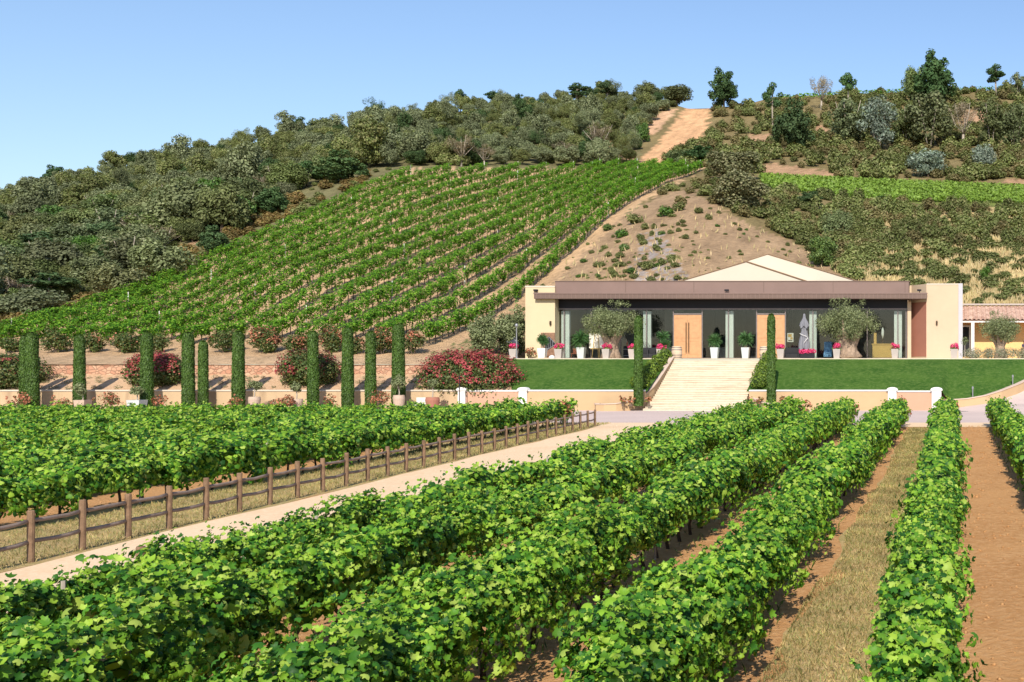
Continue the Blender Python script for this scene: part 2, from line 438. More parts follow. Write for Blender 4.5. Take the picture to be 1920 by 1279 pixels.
M['car'] = plain('navy_paint', (.03,.035,.08), .3, spec=.5)
M['carglass'] = plain('dark_glass', (.02,.025,.035), .1, spec=.6)
M['tyre'] = plain('tyre_rubber', (.02,.02,.02), .9)
M['seat'] = plain('red_chair', (.42,.13,.07), .6)
M['stake'] = plain('white_stake', (.72,.70,.64), .8)
M['easel'] = plain('easel_wood', (.55,.38,.14), .7)

def tile_mat():
    m, n, l, b = base_mat('clay_roof_tile')
    tc = n.new('ShaderNodeTexCoord'); v = n.new('ShaderNodeTexVoronoi'); v.inputs['Scale'].default_value = 3.5
    l.new(tc.outputs['Object'], v.inputs['Vector'])
    r = n.new('ShaderNodeValToRGB'); r.color_ramp.elements[0].color = (.40,.235,.17,1); r.color_ramp.elements[1].color = (.62,.43,.32,1)
    s = n.new('ShaderNodeSeparateColor'); l.new(v.outputs['Color'], s.inputs[0]); l.new(s.outputs[0], r.inputs[0])
    l.new(r.outputs[0], b.inputs['Base Color']); b.inputs['Roughness'].default_value = .9
    return m
M['tile'] = tile_mat()
def stone_mat():
    m, n, l, b = base_mat('rough_stone')
    tc = n.new('ShaderNodeTexCoord'); mp = n.new('ShaderNodeMapping'); mp.inputs['Scale'].default_value = (1.5,1.5,2.2)
    l.new(tc.outputs['Object'], mp.inputs[0])
    v = n.new('ShaderNodeTexVoronoi'); v.inputs['Scale'].default_value = 1.6; l.new(mp.outputs[0], v.inputs['Vector'])
    e = n.new('ShaderNodeTexVoronoi'); e.feature = 'DISTANCE_TO_EDGE'; e.inputs['Scale'].default_value = 1.6; l.new(mp.outputs[0], e.inputs['Vector'])
    s = n.new('ShaderNodeSeparateColor'); l.new(v.outputs['Color'], s.inputs[0])
    r = n.new('ShaderNodeValToRGB'); r.color_ramp.elements[0].color = (.44,.215,.135,1); r.color_ramp.elements[1].color = (.56,.37,.24,1)
    x = r.color_ramp.elements.new(.5); x.color = (.50,.285,.18,1)
    l.new(s.outputs[0], r.inputs[0])
    r2 = n.new('ShaderNodeValToRGB'); r2.color_ramp.elements[0].position = .02; r2.color_ramp.elements[1].position = .07; l.new(e.outputs['Distance'], r2.inputs[0])
    mx = n.new('ShaderNodeMix'); mx.data_type = 'RGBA'; l.new(r2.outputs[0], mx.inputs[0]); mx.inputs[6].default_value = (.38,.22,.14,1); l.new(r.outputs[0], mx.inputs[7])
    l.new(mx.outputs[2], b.inputs['Base Color']); b.inputs['Roughness'].default_value = .95
    bp = n.new('ShaderNodeBump'); bp.inputs['Strength'].default_value = .8; bp.inputs['Distance'].default_value = .06
    l.new(r2.outputs[0], bp.inputs['Height']); l.new(bp.outputs[0], b.inputs['Normal'])
    return m
M['stone'] = stone_mat()
def glass_mat():
    m = bpy.data.materials.new('window_glass'); m.use_nodes = True
    n, l = m.node_tree.nodes, m.node_tree.links
    n.remove(n['Principled BSDF'])
    t = n.new('ShaderNodeBsdfTransparent'); t.inputs[0].default_value = (.80,.83,.82,1)
    g = n.new('ShaderNodeBsdfGlossy'); g.inputs['Roughness'].default_value = .03; g.inputs[0].default_value = (.9,.95,1,1)
    f = n.new('ShaderNodeFresnel'); f.inputs[0].default_value = 1.5
    a = n.new('ShaderNodeMath'); a.operation = 'MULTIPLY'; a.inputs[1].default_value = .8; l.new(f.outputs[0], a.inputs[0])
    x = n.new('ShaderNodeMixShader'); l.new(a.outputs[0], x.inputs[0]); l.new(t.outputs[0], x.inputs[1]); l.new(g.outputs[0], x.inputs[2])
    l.new(x.outputs[0], n['Material Output'].inputs[0])
    return m
M['glass'] = glass_mat()

# ------------------------------------------------------------------ hillside
SKY_PX = [-900,-400,-200,0,100,200,300,400,500,600,700,800,860,950,1060,1150,1250,1290,1335,1400,1450,1600,1750,1920,2200,2600]
SKY_PY = [490,442,414,387,360,332,313,297,273,254,237,226,209,200,190,185,192,204,203,196,182,176,172,168,160,172]
def sky_py(px): return np.interp(px, SKY_PX, SKY_PY)
CTRL = [(-900,683,92.4),(-300,683,92.4),(0,683,92.4),(300,683,92.4),(600,683,92.4),(800,683,92.6),(860,678,94.5),(930,673,97),(985,672,104),(1040,672,113),
 (1200,672,113),(1400,672,113),(1600,672,113),(1800,672,113),(2000,672,113),(2600,672,113),
 (-900,660,106),(-300,660,106),(0,658,105),(300,658,103),(600,656,101),(790,650,99.5),(880,615,109),(960,575,118),(1020,520,129),(1080,465,140),(1130,412,151),(1180,378,163),(1250,340,184),(1310,324,206),
 (0,640,112),(100,612,118.7),(300,540,134.6),(450,476,149.7),(560,424,163),(680,366,181),(760,330,195),
 (440,600,116),(583,527,124.3),(800,440,151.6),(950,390,178.7),(1067,345,207),(700,520,128),(500,560,121),(300,600,117),
 (957,321,213),(1122,318,225),(1242,318,222),(850,323,205),
 (1060,527,122),(1300,527,118),(1440,527,118),(1600,530,119),(1100,490,130),(1200,450,135),(1330,392,146),(1420,430,142),(1500,480,132),(1330,350,172),
 (1700,560,117),(1920,575,118),(2300,580,119),(1700,500,132),(1900,450,150),(2300,460,150),(1560,430,152),(1650,400,160),
 (1430,352,176),(1640,380,171),(1920,385,172),(2300,400,172),(1430,330,200),(1640,340,201),(1920,352,203),(2300,366,203),
 (1400,300,222),(1700,290,235),(1900,300,232),(2300,300,232),(1500,240,265),(1800,230,268),(2300,230,268),
 (1195,312,229),(1240,312,228),(1280,262,258),(1330,206,300),(1300,206,300),(1210,250,270),(1400,198,296),(1600,178,305),(1920,170,305),(2600,174,305),
 (1100,270,255),(900,280,245),(800,300,225),(1150,190,310),(1000,200,305),(860,210,300),(700,235,295),(500,265,288),(300,303,280),(100,348,270),(-100,388,262),(-400,432,255),(-900,482,250),
 (0,605,124),(100,530,146),(0,470,172),(200,480,162),(380,440,164),(500,390,182),(600,330,208),(400,350,226),(200,390,220),(650,345,194),(-300,600,124),(-300,520,160),(-900,600,124),(-900,540,180)]
_c = np.array(CTRL, float)
def _nrm(px, py): return np.stack([np.asarray(px)/400.0, np.asarray(py)/200.0], -1)
_pc = _nrm(_c[:,0], _c[:,1])
def _phi(r): return r   # linear kernel: steady between the control points
def _fit():
    n = len(_c); r = np.linalg.norm(_pc[:,None]-_pc[None], axis=-1)
    A = np.zeros((n+3,n+3)); A[:n,:n] = _phi(r) - np.eye(n)*0.02; A[:n,n] = 1; A[:n,n+1:] = _pc; A[n,:n] = 1; A[n+1:,:n] = _pc.T
    b = np.zeros(n+3); b[:n] = np.log(_c[:,2])
    return np.linalg.solve(A, b)
_w = _fit()
def depth_at(px, py):
    q = _nrm(px, py); sh = q.shape[:-1]; q = q.reshape(-1,2); out = np.empty(len(q))
    for i in range(0, len(q), 20000):
        s = q[i:i+20000]
        r = np.linalg.norm(s[:,None]-_pc[None], axis=-1)
        out[i:i+20000] = _phi(r)@_w[:len(_c)] + _w[len(_c)] + s@_w[len(_c)+1:]
    return np.exp(out.reshape(sh))
BOT_PX = [-900,800,860,930,985,2600]; BOT_PY = [683,683,678,673,672,672]
T_NX, T_NY = 561, 190
_gx = np.linspace(-900, 2600, T_NX)
_v = np.linspace(0, 1, T_NY)
_gpx = np.repeat(_gx[:,None], T_NY, 1)
_gpy = np.interp(_gx, BOT_PX, BOT_PY)[:,None]*(1-_v)[None] + sky_py(_gx)[:,None]*_v[None]
_gd = depth_at(_gpx, _gpy)
_k = np.array([.25,.5,.25])
for _i in range(6):                                            # soften, then make every bearing climb steadily
    _gd[1:-1] = .25*_gd[:-2] + .5*_gd[1:-1] + .25*_gd[2:]
    _gd[:,1:-1] = .25*_gd[:,:-2] + .5*_gd[:,1:-1] + .25*_gd[:,2:]
_gd = np.maximum.accumulate(_gd, axis=1) + np.arange(T_NY)[None]*0.004
def ground_at_px(px, py):
    """point of the hillside seen along that bearing"""
    px = np.asarray(px, float); py = np.asarray(py, float)
    u = np.clip((px+900)/3500*(T_NX-1), 0, T_NX-1.001); i = u.astype(int); f = u-i
    b = np.interp(px, BOT_PX, BOT_PY); s = sky_py(px)
    vv = np.clip((b-py)/(b-s), 0, 1)*(T_NY-1.001); j = vv.astype(int); g = vv-j
    d = (_gd[i,j]*(1-f)*(1-g) + _gd[i+1,j]*f*(1-g) + _gd[i,j+1]*(1-f)*g + _gd[i+1,j+1]*f*g)
    return np.stack([(px-CX)*d/F, d, CAMZ+(HY-py)*d/F], -1)
def ground_z(x, d):
    """height of the hillside at plan position x, d"""
    px = CX + F*x/d
    u = np.clip((px+900)/3500*(T_NX-1), 0, T_NX-1.001); i = int(u); f = u-i
    col = _gd[i]*(1-f) + _gd[i+1]*f
    v = np.interp(d, col, _v)
    py = np.interp(px, BOT_PX, BOT_PY)*(1-v) + sky_py(px)*v
    return CAMZ + (HY-py)*d/F
def inpoly(px, py, poly):
    px = np.asarray(px); py = np.asarray(py); ins = np.zeros(px.shape, bool); n = len(poly)
    for a in range(n):
        x0,y0 = poly[a]; x1,y1 = poly[(a+1)%n]
        if y0 == y1: continue
        c = ((y0 > py) != (y1 > py)) & (px < (x1-x0)*(py-y0)/(y1-y0)+x0)
        ins ^= c
    return ins
R_TRACK = [(1190,316),(1236,316),(1258,288),(1318,264),(1336,203),(1284,203),(1262,232),(1240,264),(1207,290)]
R_TRACK2 = [(1200,252),(1214,226),(1238,210),(1268,205),(1242,236),(1222,252)]
R_CUT = [(930,600),(1060,492),(1170,405),(1225,372),(1290,352),(1345,385),(1400,420),(1480,450),(1560,500),(1600,530),(1720,560),(1720,690),(930,690)]
R_DRY = [(1600,530),(1570,470),(1640,420),(1920,385),(2600,410),(2600,690),(1700,690)]
R_VINE = [(-400,668),(-60,650),(60,612),(300,528),(560,408),(755,316),(1320,316),(1262,346),(1182,395),(1090,478),(980,590),(860,668)]
R_BAND = [(1422,326),(1920,350),(2600,380),(2600,412),(1920,386),(1640,382),(1428,356)]
R_BANK = [(-900,690),(-900,655),(0,655),(800,655),(870,620),(960,575),(990,600),(985,690)]
R_PATCH = [[(1382,268),(1405,254),(1440,250),(1462,258),(1455,268),(1420,272)],[(1800,232),(1800,212),(1830,205),(1860,215),(1845,240)],[(1425,325),(1430,305),(1530,318),(1600,332),(1500,330)],
 [(1535,262),(1528,240),(1545,235),(1560,250)],[(1880,355),(1885,335),(1960,338),(1960,357)],[(85,555),(130,520),(165,518),(150,540),(110,556)],[(350,456),(385,450),(385,460),(352,463)],
 [(1120,290),(1150,245),(1185,260),(1190,312),(1130,310)]]
def build_hill():
    V = np.stack([(_gpx-CX)*_gd/F, _gd, CAMZ+(HY-_gpy)*_gd/F], -1)
    # the far side falls away behind the crest
    e = V[:,-1]
    far = [np.stack([e[:,0]*(1+a), e[:,1]*(1+a), e[:,2]-dz], -1) for a, dz in ((.04,1.0),(.15,9),(.5,45))]
    V = np.concatenate([V, np.stack(far,1)], 1)
    nx, ny = V.shape[:2]
    idx = np.arange(nx*ny).reshape(nx,ny)
    Q = np.stack([idx[:-1,:-1],idx[1:,:-1],idx[1:,1:],idx[:-1,1:]],-1).reshape(-1,4)
    me = bpy.data.meshes.new('hillside')
    me.vertices.add(nx*ny); me.vertices.foreach_set('co', V.astype(np.float32).ravel())
    me.loops.add(Q.size); me.loops.foreach_set('vertex_index', Q.astype(np.int32).ravel())
    me.polygons.add(len(Q)); me.polygons.foreach_set('loop_start', (np.arange(len(Q))*4).astype(np.int32))
    me.polygons.foreach_set('use_smooth', np.ones(len(Q), bool))
    me.update(calc_edges=True)
    # what grows or lies bare where: earth colour by area
    r2 = np.random.default_rng(3)
    jx = _gpx + r2.normal(size=_gpx.shape)*3; jy = _gpy + r2.normal(size=_gpx.shape)*2
    c = np.zeros((nx,ny,4)); c[:] = (.20,.18,.085,1)
    c[:, :][np.concatenate([jx>1200, np.zeros((nx,3),bool)],1)] = (.24,.185,.085,1)
    def put(poly, col):
        m = np.zeros((nx,ny),bool); m[:,:T_NY] = inpoly(jx,jy,poly); c[m] = col+(1,)
    put(R_DRY, (.54,.395,.185)); put(R_CUT, (.41,.275,.16)); put(R_BANK, (.62,.42,.245)); put(R_VINE, (.64,.42,.235))
    put(R_BAND, (.20,.24,.06)); put(R_TRACK, (.68,.40,.21)); put(R_TRACK2, (.64,.40,.24))
    for p in R_PATCH: put(p, (.47,.29,.165))
    g = np.zeros((nx,ny),bool); g[:,:T_NY] = inpoly(jx,jy,[(1180,560),(1200,440),(1235,430),(1290,520),(1300,560)]) & (r2.random(jx.shape)<.5); c[g] = (.40,.34,.30,1)
    g[:] = False; g[:,:T_NY] = inpoly(jx,jy,[(800,668),(860,640),(900,625),(930,640),(925,672)]) & (r2.random(jx.shape)<.6); c[g] = (.17,.20,.07,1)
    at = me.color_attributes.new('earth', 'FLOAT_COLOR', 'POINT'); at.data.foreach_set('color', c.astype(np.float32).ravel())
    m, n, l, b = base_mat('hillside_earth')
    a = n.new('ShaderNodeAttribute'); a.attribute_name = 'earth'
    tc = n.new('ShaderNodeTexCoord')
    n1 = n.new('ShaderNodeTexNoise'); n1.inputs['Scale'].default_value = .35; n1.inputs['Detail'].default_value = 10; n1.inputs['Roughness'].default_value = .7
    n2 = n.new('ShaderNodeTexNoise'); n2.inputs['Scale'].default_value = 2.2; n2.inputs['Detail'].default_value = 8; n2.inputs['Roughness'].default_value = .7
    l.new(tc.outputs['Object'], n1.inputs['Vector']); l.new(tc.outputs['Object'], n2.inputs['Vector'])
    ad = n.new('ShaderNodeMath'); ad.operation = 'ADD'; l.new(n1.outputs['Fac'], ad.inputs[0]); l.new(n2.outputs['Fac'], ad.inputs[1])
    mp = n.new('ShaderNodeMapping'); mp.inputs['Scale'].default_value = (.55,.10,.16)
    n3 = n.new('ShaderNodeTexNoise'); n3.inputs['Scale'].default_value = 1.0; n3.inputs['Detail'].default_value = 6; n3.inputs['Roughness'].default_value = .6
    l.new(tc.outputs['Object'], mp.inputs[0]); l.new(mp.outputs[0], n3.inputs['Vector'])
    a0 = ad; ad = n.new('ShaderNodeMath'); ad.operation = 'MULTIPLY_ADD'; l.new(n3.outputs['Fac'], ad.inputs[0]); ad.inputs[1].default_value = .9
    s0 = n.new('ShaderNodeMath'); s0.operation = 'SUBTRACT'; l.new(a0.outputs[0], s0.inputs[0]); s0.inputs[1].default_value = .45; l.new(s0.outputs[0], ad.inputs[2])
    mr = n.new('ShaderNodeMapRange'); mr.inputs[1].default_value = .7; mr.inputs[2].default_value = 1.3; mr.inputs[3].default_value = .62; mr.inputs[4].default_value = 1.25
    l.new(ad.outputs[0], mr.inputs[0])
    hs = n.new('ShaderNodeHueSaturation'); l.new(a.outputs['Color'], hs.inputs['Color']); l.new(mr.outputs[0], hs.inputs['Value'])
    l.new(hs.outputs[0], b.inputs['Base Color']); b.inputs['Roughness'].default_value = .95; b.inputs['Specular IOR Level'].default_value = .1
    bp = n.new('ShaderNodeBump'); bp.inputs['Strength'].default_value = .9; bp.inputs['Distance'].default_value = .45
    l.new(ad.outputs[0], bp.inputs['Height']); l.new(bp.outputs[0], b.inputs['Normal'])
    me.materials.append(m)
    o = link(bpy.data.objects.new('hillside', me)); setkind(o, 'structure')
build_hill()

# ------------------------------------------------------------------ level ground, path, road, lawns, terrace
def sheet(name, rows, m, kind='structure'):
    """rows of points (same count each) -> one surface"""
    n = len(rows[0]); vs = [p for r in rows for p in r]
    fs = [(i*n+k, i*n+k+1, (i+1)*n+k+1, (i+1)*n+k) for i in range(len(rows)-1) for k in range(n-1)]
    mb = MB(); mb.add(vs, fs); o = mb.build(name, m, smooth=False)
    for p in o.data.polygons:
        if p.normal.z < 0: p.flip()
    return setkind(o, kind)
sheet('ground', [[(-1500,y,z),(1500,y,z)] for y,z in ((-300,gz(-300)),(0,gz(0)),(66,0),(92,0),(93,-1.0),(3000,-40))], M['soil'])
FA, FB = (-18.4, 23.6), (-20.15, 66.0)                         # first and last post of the fence
def fence_x(y): return FA[0] + (FB[0]-FA[0])*(y-FA[1])/(FB[1]-FA[1])
ys = [4,10,20,30,40,50,60,66,70]
jj = noise1(80, 2.5, 5)
def strip(name, fx0, fx1, y0, y1, dz, m, step=1.0):
    rows = []; y = y0
    while y <= y1+1e-6:
        rows.append([(fx0(y)+.12*float(jj(y)), y, gz(y)+dz), (fx1(y)+.12*float(jj(y+31)), y, gz(y)+dz)]); y += step
    return sheet(name, rows, m)
j2 = noise1(90, 1.1, 8)
strip('dry_grass_verge', lambda y: fence_x(y)-3.9, lambda y: fence_x(y)+.25, 8, 70, .004, M['dryground'])
strip('path', lambda y: fence_x(y)+.22, lambda y: -12.6+max(0,(y-60))*.25, 5, 71, .008, M['path'])
strip('grass_aisle', lambda y: -2.3+.28*float(j2(y)), lambda y: -1.0+.1*float(j2(y+20)), 4, 64, .004, M['dryground'], .5)
sheet('road', [[(-140,y,.012),(-30,y,.012),(-3,y,.012),(60,y,.012)] for y in (70.2,75,80,85,88.4)], M['asphalt'])
sheet('road_edge', [[(-24,y,.010),(60,y,.010)] for y in (65.5,70.4)], M['path'])
# terrace the building stands on
ZT = 3.95
sheet('terrace', [[(-37.2,96.4,ZT),(28,96.4,ZT)],[(-37.2,114,ZT),(28,114,ZT)]], M['terrace'])
sheet('terrace_edge', [[(-37.2,96.38,ZT-.14),(-22.9,96.38,ZT-.14)],[(-37.2,96.38,ZT+.002),(-22.9,96.38,ZT+.002)]], M['terrace'])
WALLY, WALLZ = 88.3, 1.52
def lawn_z(d): 
    t = min(max((d-88.5)/(96.4-88.5),0),1)
    return 1.42 + (ZT-.06-1.42)*(t*.8+.2*math.sin(t*math.pi/2))
def lawn_rows(x0, x1, nx):
    return [[(x0(d)+(x1(d)-x0(d))*k/nx, d, lawn_z(d)) for k in range(nx+1)] for d in np.linspace(88.55, 96.4, 12)]
sheet('lawn', lawn_rows(lambda d: -36.6+(96.4-d)*.42, lambda d: -23.1, 10), M['lawn'])
# the right lawn ends on the curved ramp wall
RAMP = [(-.85,88.3,.80),(1.0,88.35,.92),(2.4,88.7,1.15),(3.6,89.5,1.5),(4.9,90.9,1.95),(6.4,93,2.55),(8.2,96,3.3),(10.5,100,4.0)]   # top line of that wall
_rx = [p[0] for p in RAMP]; _ry = [p[1] for p in RAMP]; _rz = [p[2] for p in RAMP]
rows = []
for t in np.linspace(0,1,14):
    r = []
    for x in np.concatenate([np.linspace(-15.6,-.9,14), np.linspace(-.85,10.5,24)]):
        if x <= -.85: y0, z0 = 88.55, 1.42
        else: y0, z0 = np.interp(x,_rx,_ry)+.25, np.interp(x,_rx,_rz)-.06
        if -.85 < x < .8: z0 = max(z0, .74)
        y1, z1 = max(96.4, y0+.6), ZT-.06
        s = t*.8+.2*math.sin(t*math.pi/2)
        r.append((x, y0+(y1-y0)*t, z0+(z1-z0)*s))
    rows.append(r)
sheet('lawn', rows, M['lawn'])
sheet('terrace_edge', [[(-15.7,96.38,ZT-.14),(8,96.38,ZT-.14)],[(-15.7,96.38,ZT+.002),(8,96.38,ZT+.002)]], M['terrace'])
# road climbing past the curved wall
rows = []
for i, (x,y,z) in enumerate([(-.8,88.0,0)]+[(p[0],p[1]-.15,max(0.02,p[2]-.62-.18*min(1,i/3))) for i,p in enumerate(RAMP[1:])]):
    rows.append([(x,y,z+.016),(x+(6 if i<3 else 9),y-(7 if i<3 else 3.5),max(.016,z*.75)),(x+22,y-8,max(.016,z*.7))])
sheet('ramp_road', rows, M['asphalt'])
# planted bank on the left, behind the beige wall
rows = []
for d in np.linspace(88.5,92.25,5):
    t = (d-88.5)/3.75
    rows.append([(x, d, 1.42+(1.25*t)+.05*math.sin(x*1.7+d)) for x in np.linspace(-130,-40.5,60)])
sheet('planted_bank', rows, soilmat('bank_earth', (.54,.355,.21), (.48,.30,.175), (.60,.42,.26), big=.5, fine=5, bump=.6))
rows = []
for t in np.linspace(0,1,8):
    rows.append([(x, 88.5+t*(5.5+3.2*max(0,(x+41)/6)), 1.42+t*(2.15+.38*max(0,(x+41)/6))) for x in np.linspace(-41.2,-33.4,9)])
sheet('shrub_bank', rows, bpy.data.materials['bank_earth'])

# ------------------------------------------------------------------ winery building
DG = 102.0                                                      # distance of the glass front
S = lambda px: wx(px, DG)
def X(px, d=DG): return wx(px, d)
def bz(py, d=DG): return wz(py, d)
bld = thing('winery_building', 'long low cream winery hall with brown flat canopy and glass front on the terrace', 'building', (X(1390), 104, ZT))
def bpart(mb, name, m, parent=None, **k): return mb.build(name, m, parent or bld, **k)
mb = MB()
f = 101.0
mb.prism([(X(985,f),f),(X(1040.5,f),f),(X(1040.5,f),DG+.05),(X(1040.5),112),(X(985,f),112)], ZT-.05, wz(537,f))
lw = bpart(mb, 'wall', M['cream']); lw['label'] = 'left end wall of pale yellow cream render'
mb = MB()
xa, xb = X(1709,102.9), X(1737,f)
mb.prism([(xb,f),(X(1797,f),f),(X(1797,f),112),(X(1703,103),112),(X(1703,103),102.9),(xa,102.9)], ZT-.05, wz(532.5,f))
rw = bpart(mb, 'wall', M['creamr']); rw['label'] = 'right end wall of peach cream render'
mb = MB(); mb.box(X(1797,f)+.003, X(1805,f), f-.06, 112, ZT-.05, wz(531.5,f)); bpart(mb, 'corner_strip', M['edge'])
mb = MB(); mb.box(X(985,f)-.02, X(1040.5,f), f-.03, f-.002, wz(537,f)-.08, wz(537,f)+.05); bpart(mb, 'wall_cap', M['roofcream'])
mb = MB(); mb.box(X(1737,f)+.01, X(1797,f), f-.03, f-.002, wz(532.5,f)-.07, wz(532.5,f)+.04); bpart(mb, 'wall_cap', M['roofcream'])
mb = MB()                                                       # shade on the right end wall's return, painted in as a brown splayed panel
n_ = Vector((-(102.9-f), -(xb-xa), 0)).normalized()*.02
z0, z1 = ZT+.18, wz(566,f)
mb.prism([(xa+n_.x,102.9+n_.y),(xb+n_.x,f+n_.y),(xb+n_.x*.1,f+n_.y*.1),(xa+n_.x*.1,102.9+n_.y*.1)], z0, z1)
bpart(mb, 'painted_shade_panel', M['clay_and_shade'])
mb = MB(); mb.box(X(1701.5), X(1708.5), DG-.12, DG+.4, ZT, bz(566)); bpart(mb, 'pilaster', M['creamr'])
mb = MB(); mb.pbox(1041,1704,527.5,549.5,101.2,104); par = bpart(mb, 'parapet', M['zinc'])
mb = MB()
for px in (1173,1301,1432,1562,1697): mb.pbox(px-.55,px+.55,529,549,101.185,101.2)
mb.pbox(1040,1705,526.6,528.2,101.16,104.0)
bpart(mb, 'parapet_seams', M['zincdark'], par)
mb = MB(); mb.pbox(1001,1738,549.5,560.3,100.55,102.6); can = bpart(mb, 'canopy', M['zincdark'], bevel=.015)
mb = MB()
for px in np.arange(1006,1737,8.2): mb.pbox(px-.35,px+.35,551,560,100.535,100.55)
mb.pbox(1000,1739,548.8,551,100.51,100.75)
bpart(mb, 'standing_seams', M['zinc'], can)
mb = MB(); mb.pbox(1041.3,1701,559.5,578,101.9,103); bpart(mb, 'fascia', M['black'])
# glass front
mull = [1043.5,1057.5,1108,1163,1212,1262.5,1316.5,1365.5,1418.5,1472.5,1524,1575,1626,1683.5,1699]
mb = MB()
mb.pbox(1041,1701,578,580.6,101.93,102.1)
bpart(mb, 'head_rail', M['frame'])
mb = MB(); mb.pbox(1041,1701,671,672.8,101.93,102.1); bpart(mb, 'sill_rail', M['frame'])
for px in mull:
    mb = MB(); mb.pbox(px-.9,px+.9,580.6,671,101.94,102.1); bpart(mb, 'mullion', M['frame'])
doors = {(1262.5,1316.5), (1418.5,1472.5)}
for a, b in zip(mull[:-1], mull[1:]):
    y1 = 671
    if (a,b) in doors: y1 = 587.6
    mb = MB(); mb.pbox(a+.95,b-.95,580.6,y1,102.0,102.02); bpart(mb, 'window_pane', M['glass'])
for i, (a, b) in enumerate(sorted(doors)):
    mb = MB(); mb.pbox(a+.9,b-.9,587.6,590,101.93,102.1); bpart(mb, 'transom', M['frame'])
    mid = (a+b)/2
    for q, (u, v) in enumerate(((a+1.2,mid-.12),(mid+.12,b-1.2))):
        mb = MB(); mb.pbox(u,v,590.2,671,101.98,102.08); dr = bpart(mb, 'door', M['wood'])
        mb = MB()
        x0,x1,dz = u+3.2,v-3.2,.6
        for (ya,yb) in ((596,634),(640,665)):                   # raised mouldings round the panels
            mb.pbox(x0,x1,ya,ya+dz,101.955,101.98); mb.pbox(x0,x1,yb-dz,yb,101.955,101.98)
            mb.pbox(x0,x0+dz,ya+dz,yb-dz,101.955,101.98); mb.pbox(x1-dz,x1,ya+dz,yb-dz,101.955,101.98)
        bpart(mb, 'moulding', M['wood'], dr)
        hx = mid + (-2.5 if q == 0 else 2.5)
        mb = MB(); hz = [(X(hx),101.86,bz(605)),(X(hx),101.86,bz(661))]
        mb.tube(hz, .035, 8)
        for yy in (608,658): mb.tube([(X(hx),101.86,bz(yy)),(X(hx),101.99,bz(yy))], .025, 6)
        bpart(mb, 'handle', M['handle'], dr)
# room behind the glass
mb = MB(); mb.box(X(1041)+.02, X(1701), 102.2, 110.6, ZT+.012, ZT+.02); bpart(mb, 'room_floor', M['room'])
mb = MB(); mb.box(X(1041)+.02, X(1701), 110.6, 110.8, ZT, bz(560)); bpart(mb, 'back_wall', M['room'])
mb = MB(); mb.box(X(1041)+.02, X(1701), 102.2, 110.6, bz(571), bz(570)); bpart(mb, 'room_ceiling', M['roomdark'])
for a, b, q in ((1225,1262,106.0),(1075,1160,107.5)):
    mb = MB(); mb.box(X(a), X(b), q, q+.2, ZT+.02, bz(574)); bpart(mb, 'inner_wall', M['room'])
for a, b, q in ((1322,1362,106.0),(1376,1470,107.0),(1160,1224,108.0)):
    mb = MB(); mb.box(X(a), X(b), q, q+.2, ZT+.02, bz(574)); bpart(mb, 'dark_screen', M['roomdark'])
for a, b in ((1052.5,1057),(1059,1067.5),(1206,1211.3),(1213.5,1220.5),(1360.5,1365),(1367,1375),(1517.5,1523.2),(1525,1531),(1676.5,1682.7),(1684.8,1691)):
    mb = MB(); mb.pbox(a,b,583.5,671,102.25,102.6); bpart(mb, 'pale_column', M['curtain'])
# roofs behind the parapet
def gable(mb, apx, apy, lx, ly, rx, ry, d0, d1):
    mb.prism([(0,0),(0,0),(0,0)],0,0) if False else None
    a, l, r = W(apx,apy,d0), W(lx,ly,d0), W(rx,ry,d0)
    e = d1-d0
    vs = [l, r, a, (l[0],d1,l[2]), (r[0],d1,r[2]), (a[0],d1,a[2])]
    mb.add(vs, [(0,1,2),(3,5,4),(0,2,5,3),(1,4,5,2),(0,3,4,1)])
mb = MB(); gable(mb,1400,491,1268,530,1522,531,104.6,106.4); rf1 = bpart(mb, 'roof', M['roofcream'])
mb = MB(); gable(mb,1440,477,1273,531,1622,532,106.6,112); rf2 = bpart(mb, 'roof', M['roofcream'])
def rake(a, b, d, parent, w=.05):
    mb = MB(); mb.tube([W(a[0],a[1],d),W(b[0],b[1],d)], w, 6); bpart(mb, 'roof_edge', M['browntrim'], parent)
rake((1268,529.6),(1400,490.6),104.58,rf1,.04); rake((1400,490.6),(1522,530.6),104.58,rf1,.065)
rake((1273,530.4),(1440,476.6),106.58,rf2,.03); rake((1440,476.6),(1622,531.5),106.58,rf2,.05)
# small fittings
for px, py in ((1031.5,606),(1756.5,605.5)):
    mb = MB(); mb.pbox(px-1.5,px+1.5,py-4,py+4,f-.16,f+.01); mb.pbox(px-1.9,px+1.9,py-1,py+.6,f-.19,f-.16); bpart(mb, 'wall_lamp', M['handle'], bevel=.02)
for px in (1005,1724,1363):
    mb = MB(); c = W(px,545.5,100.9)
    mb.box(c[0]-.03,c[0]+.03,c[1]-.03,c[1]+.03,wz(549.2,100.9),c[2]); mb.box(c[0]-.2,c[0]+.16,c[1]-.12,c[1]+.1,c[2]-.02,c[2]+.13)
    bpart(mb, 'spotlight', M['black'], bevel=.02)
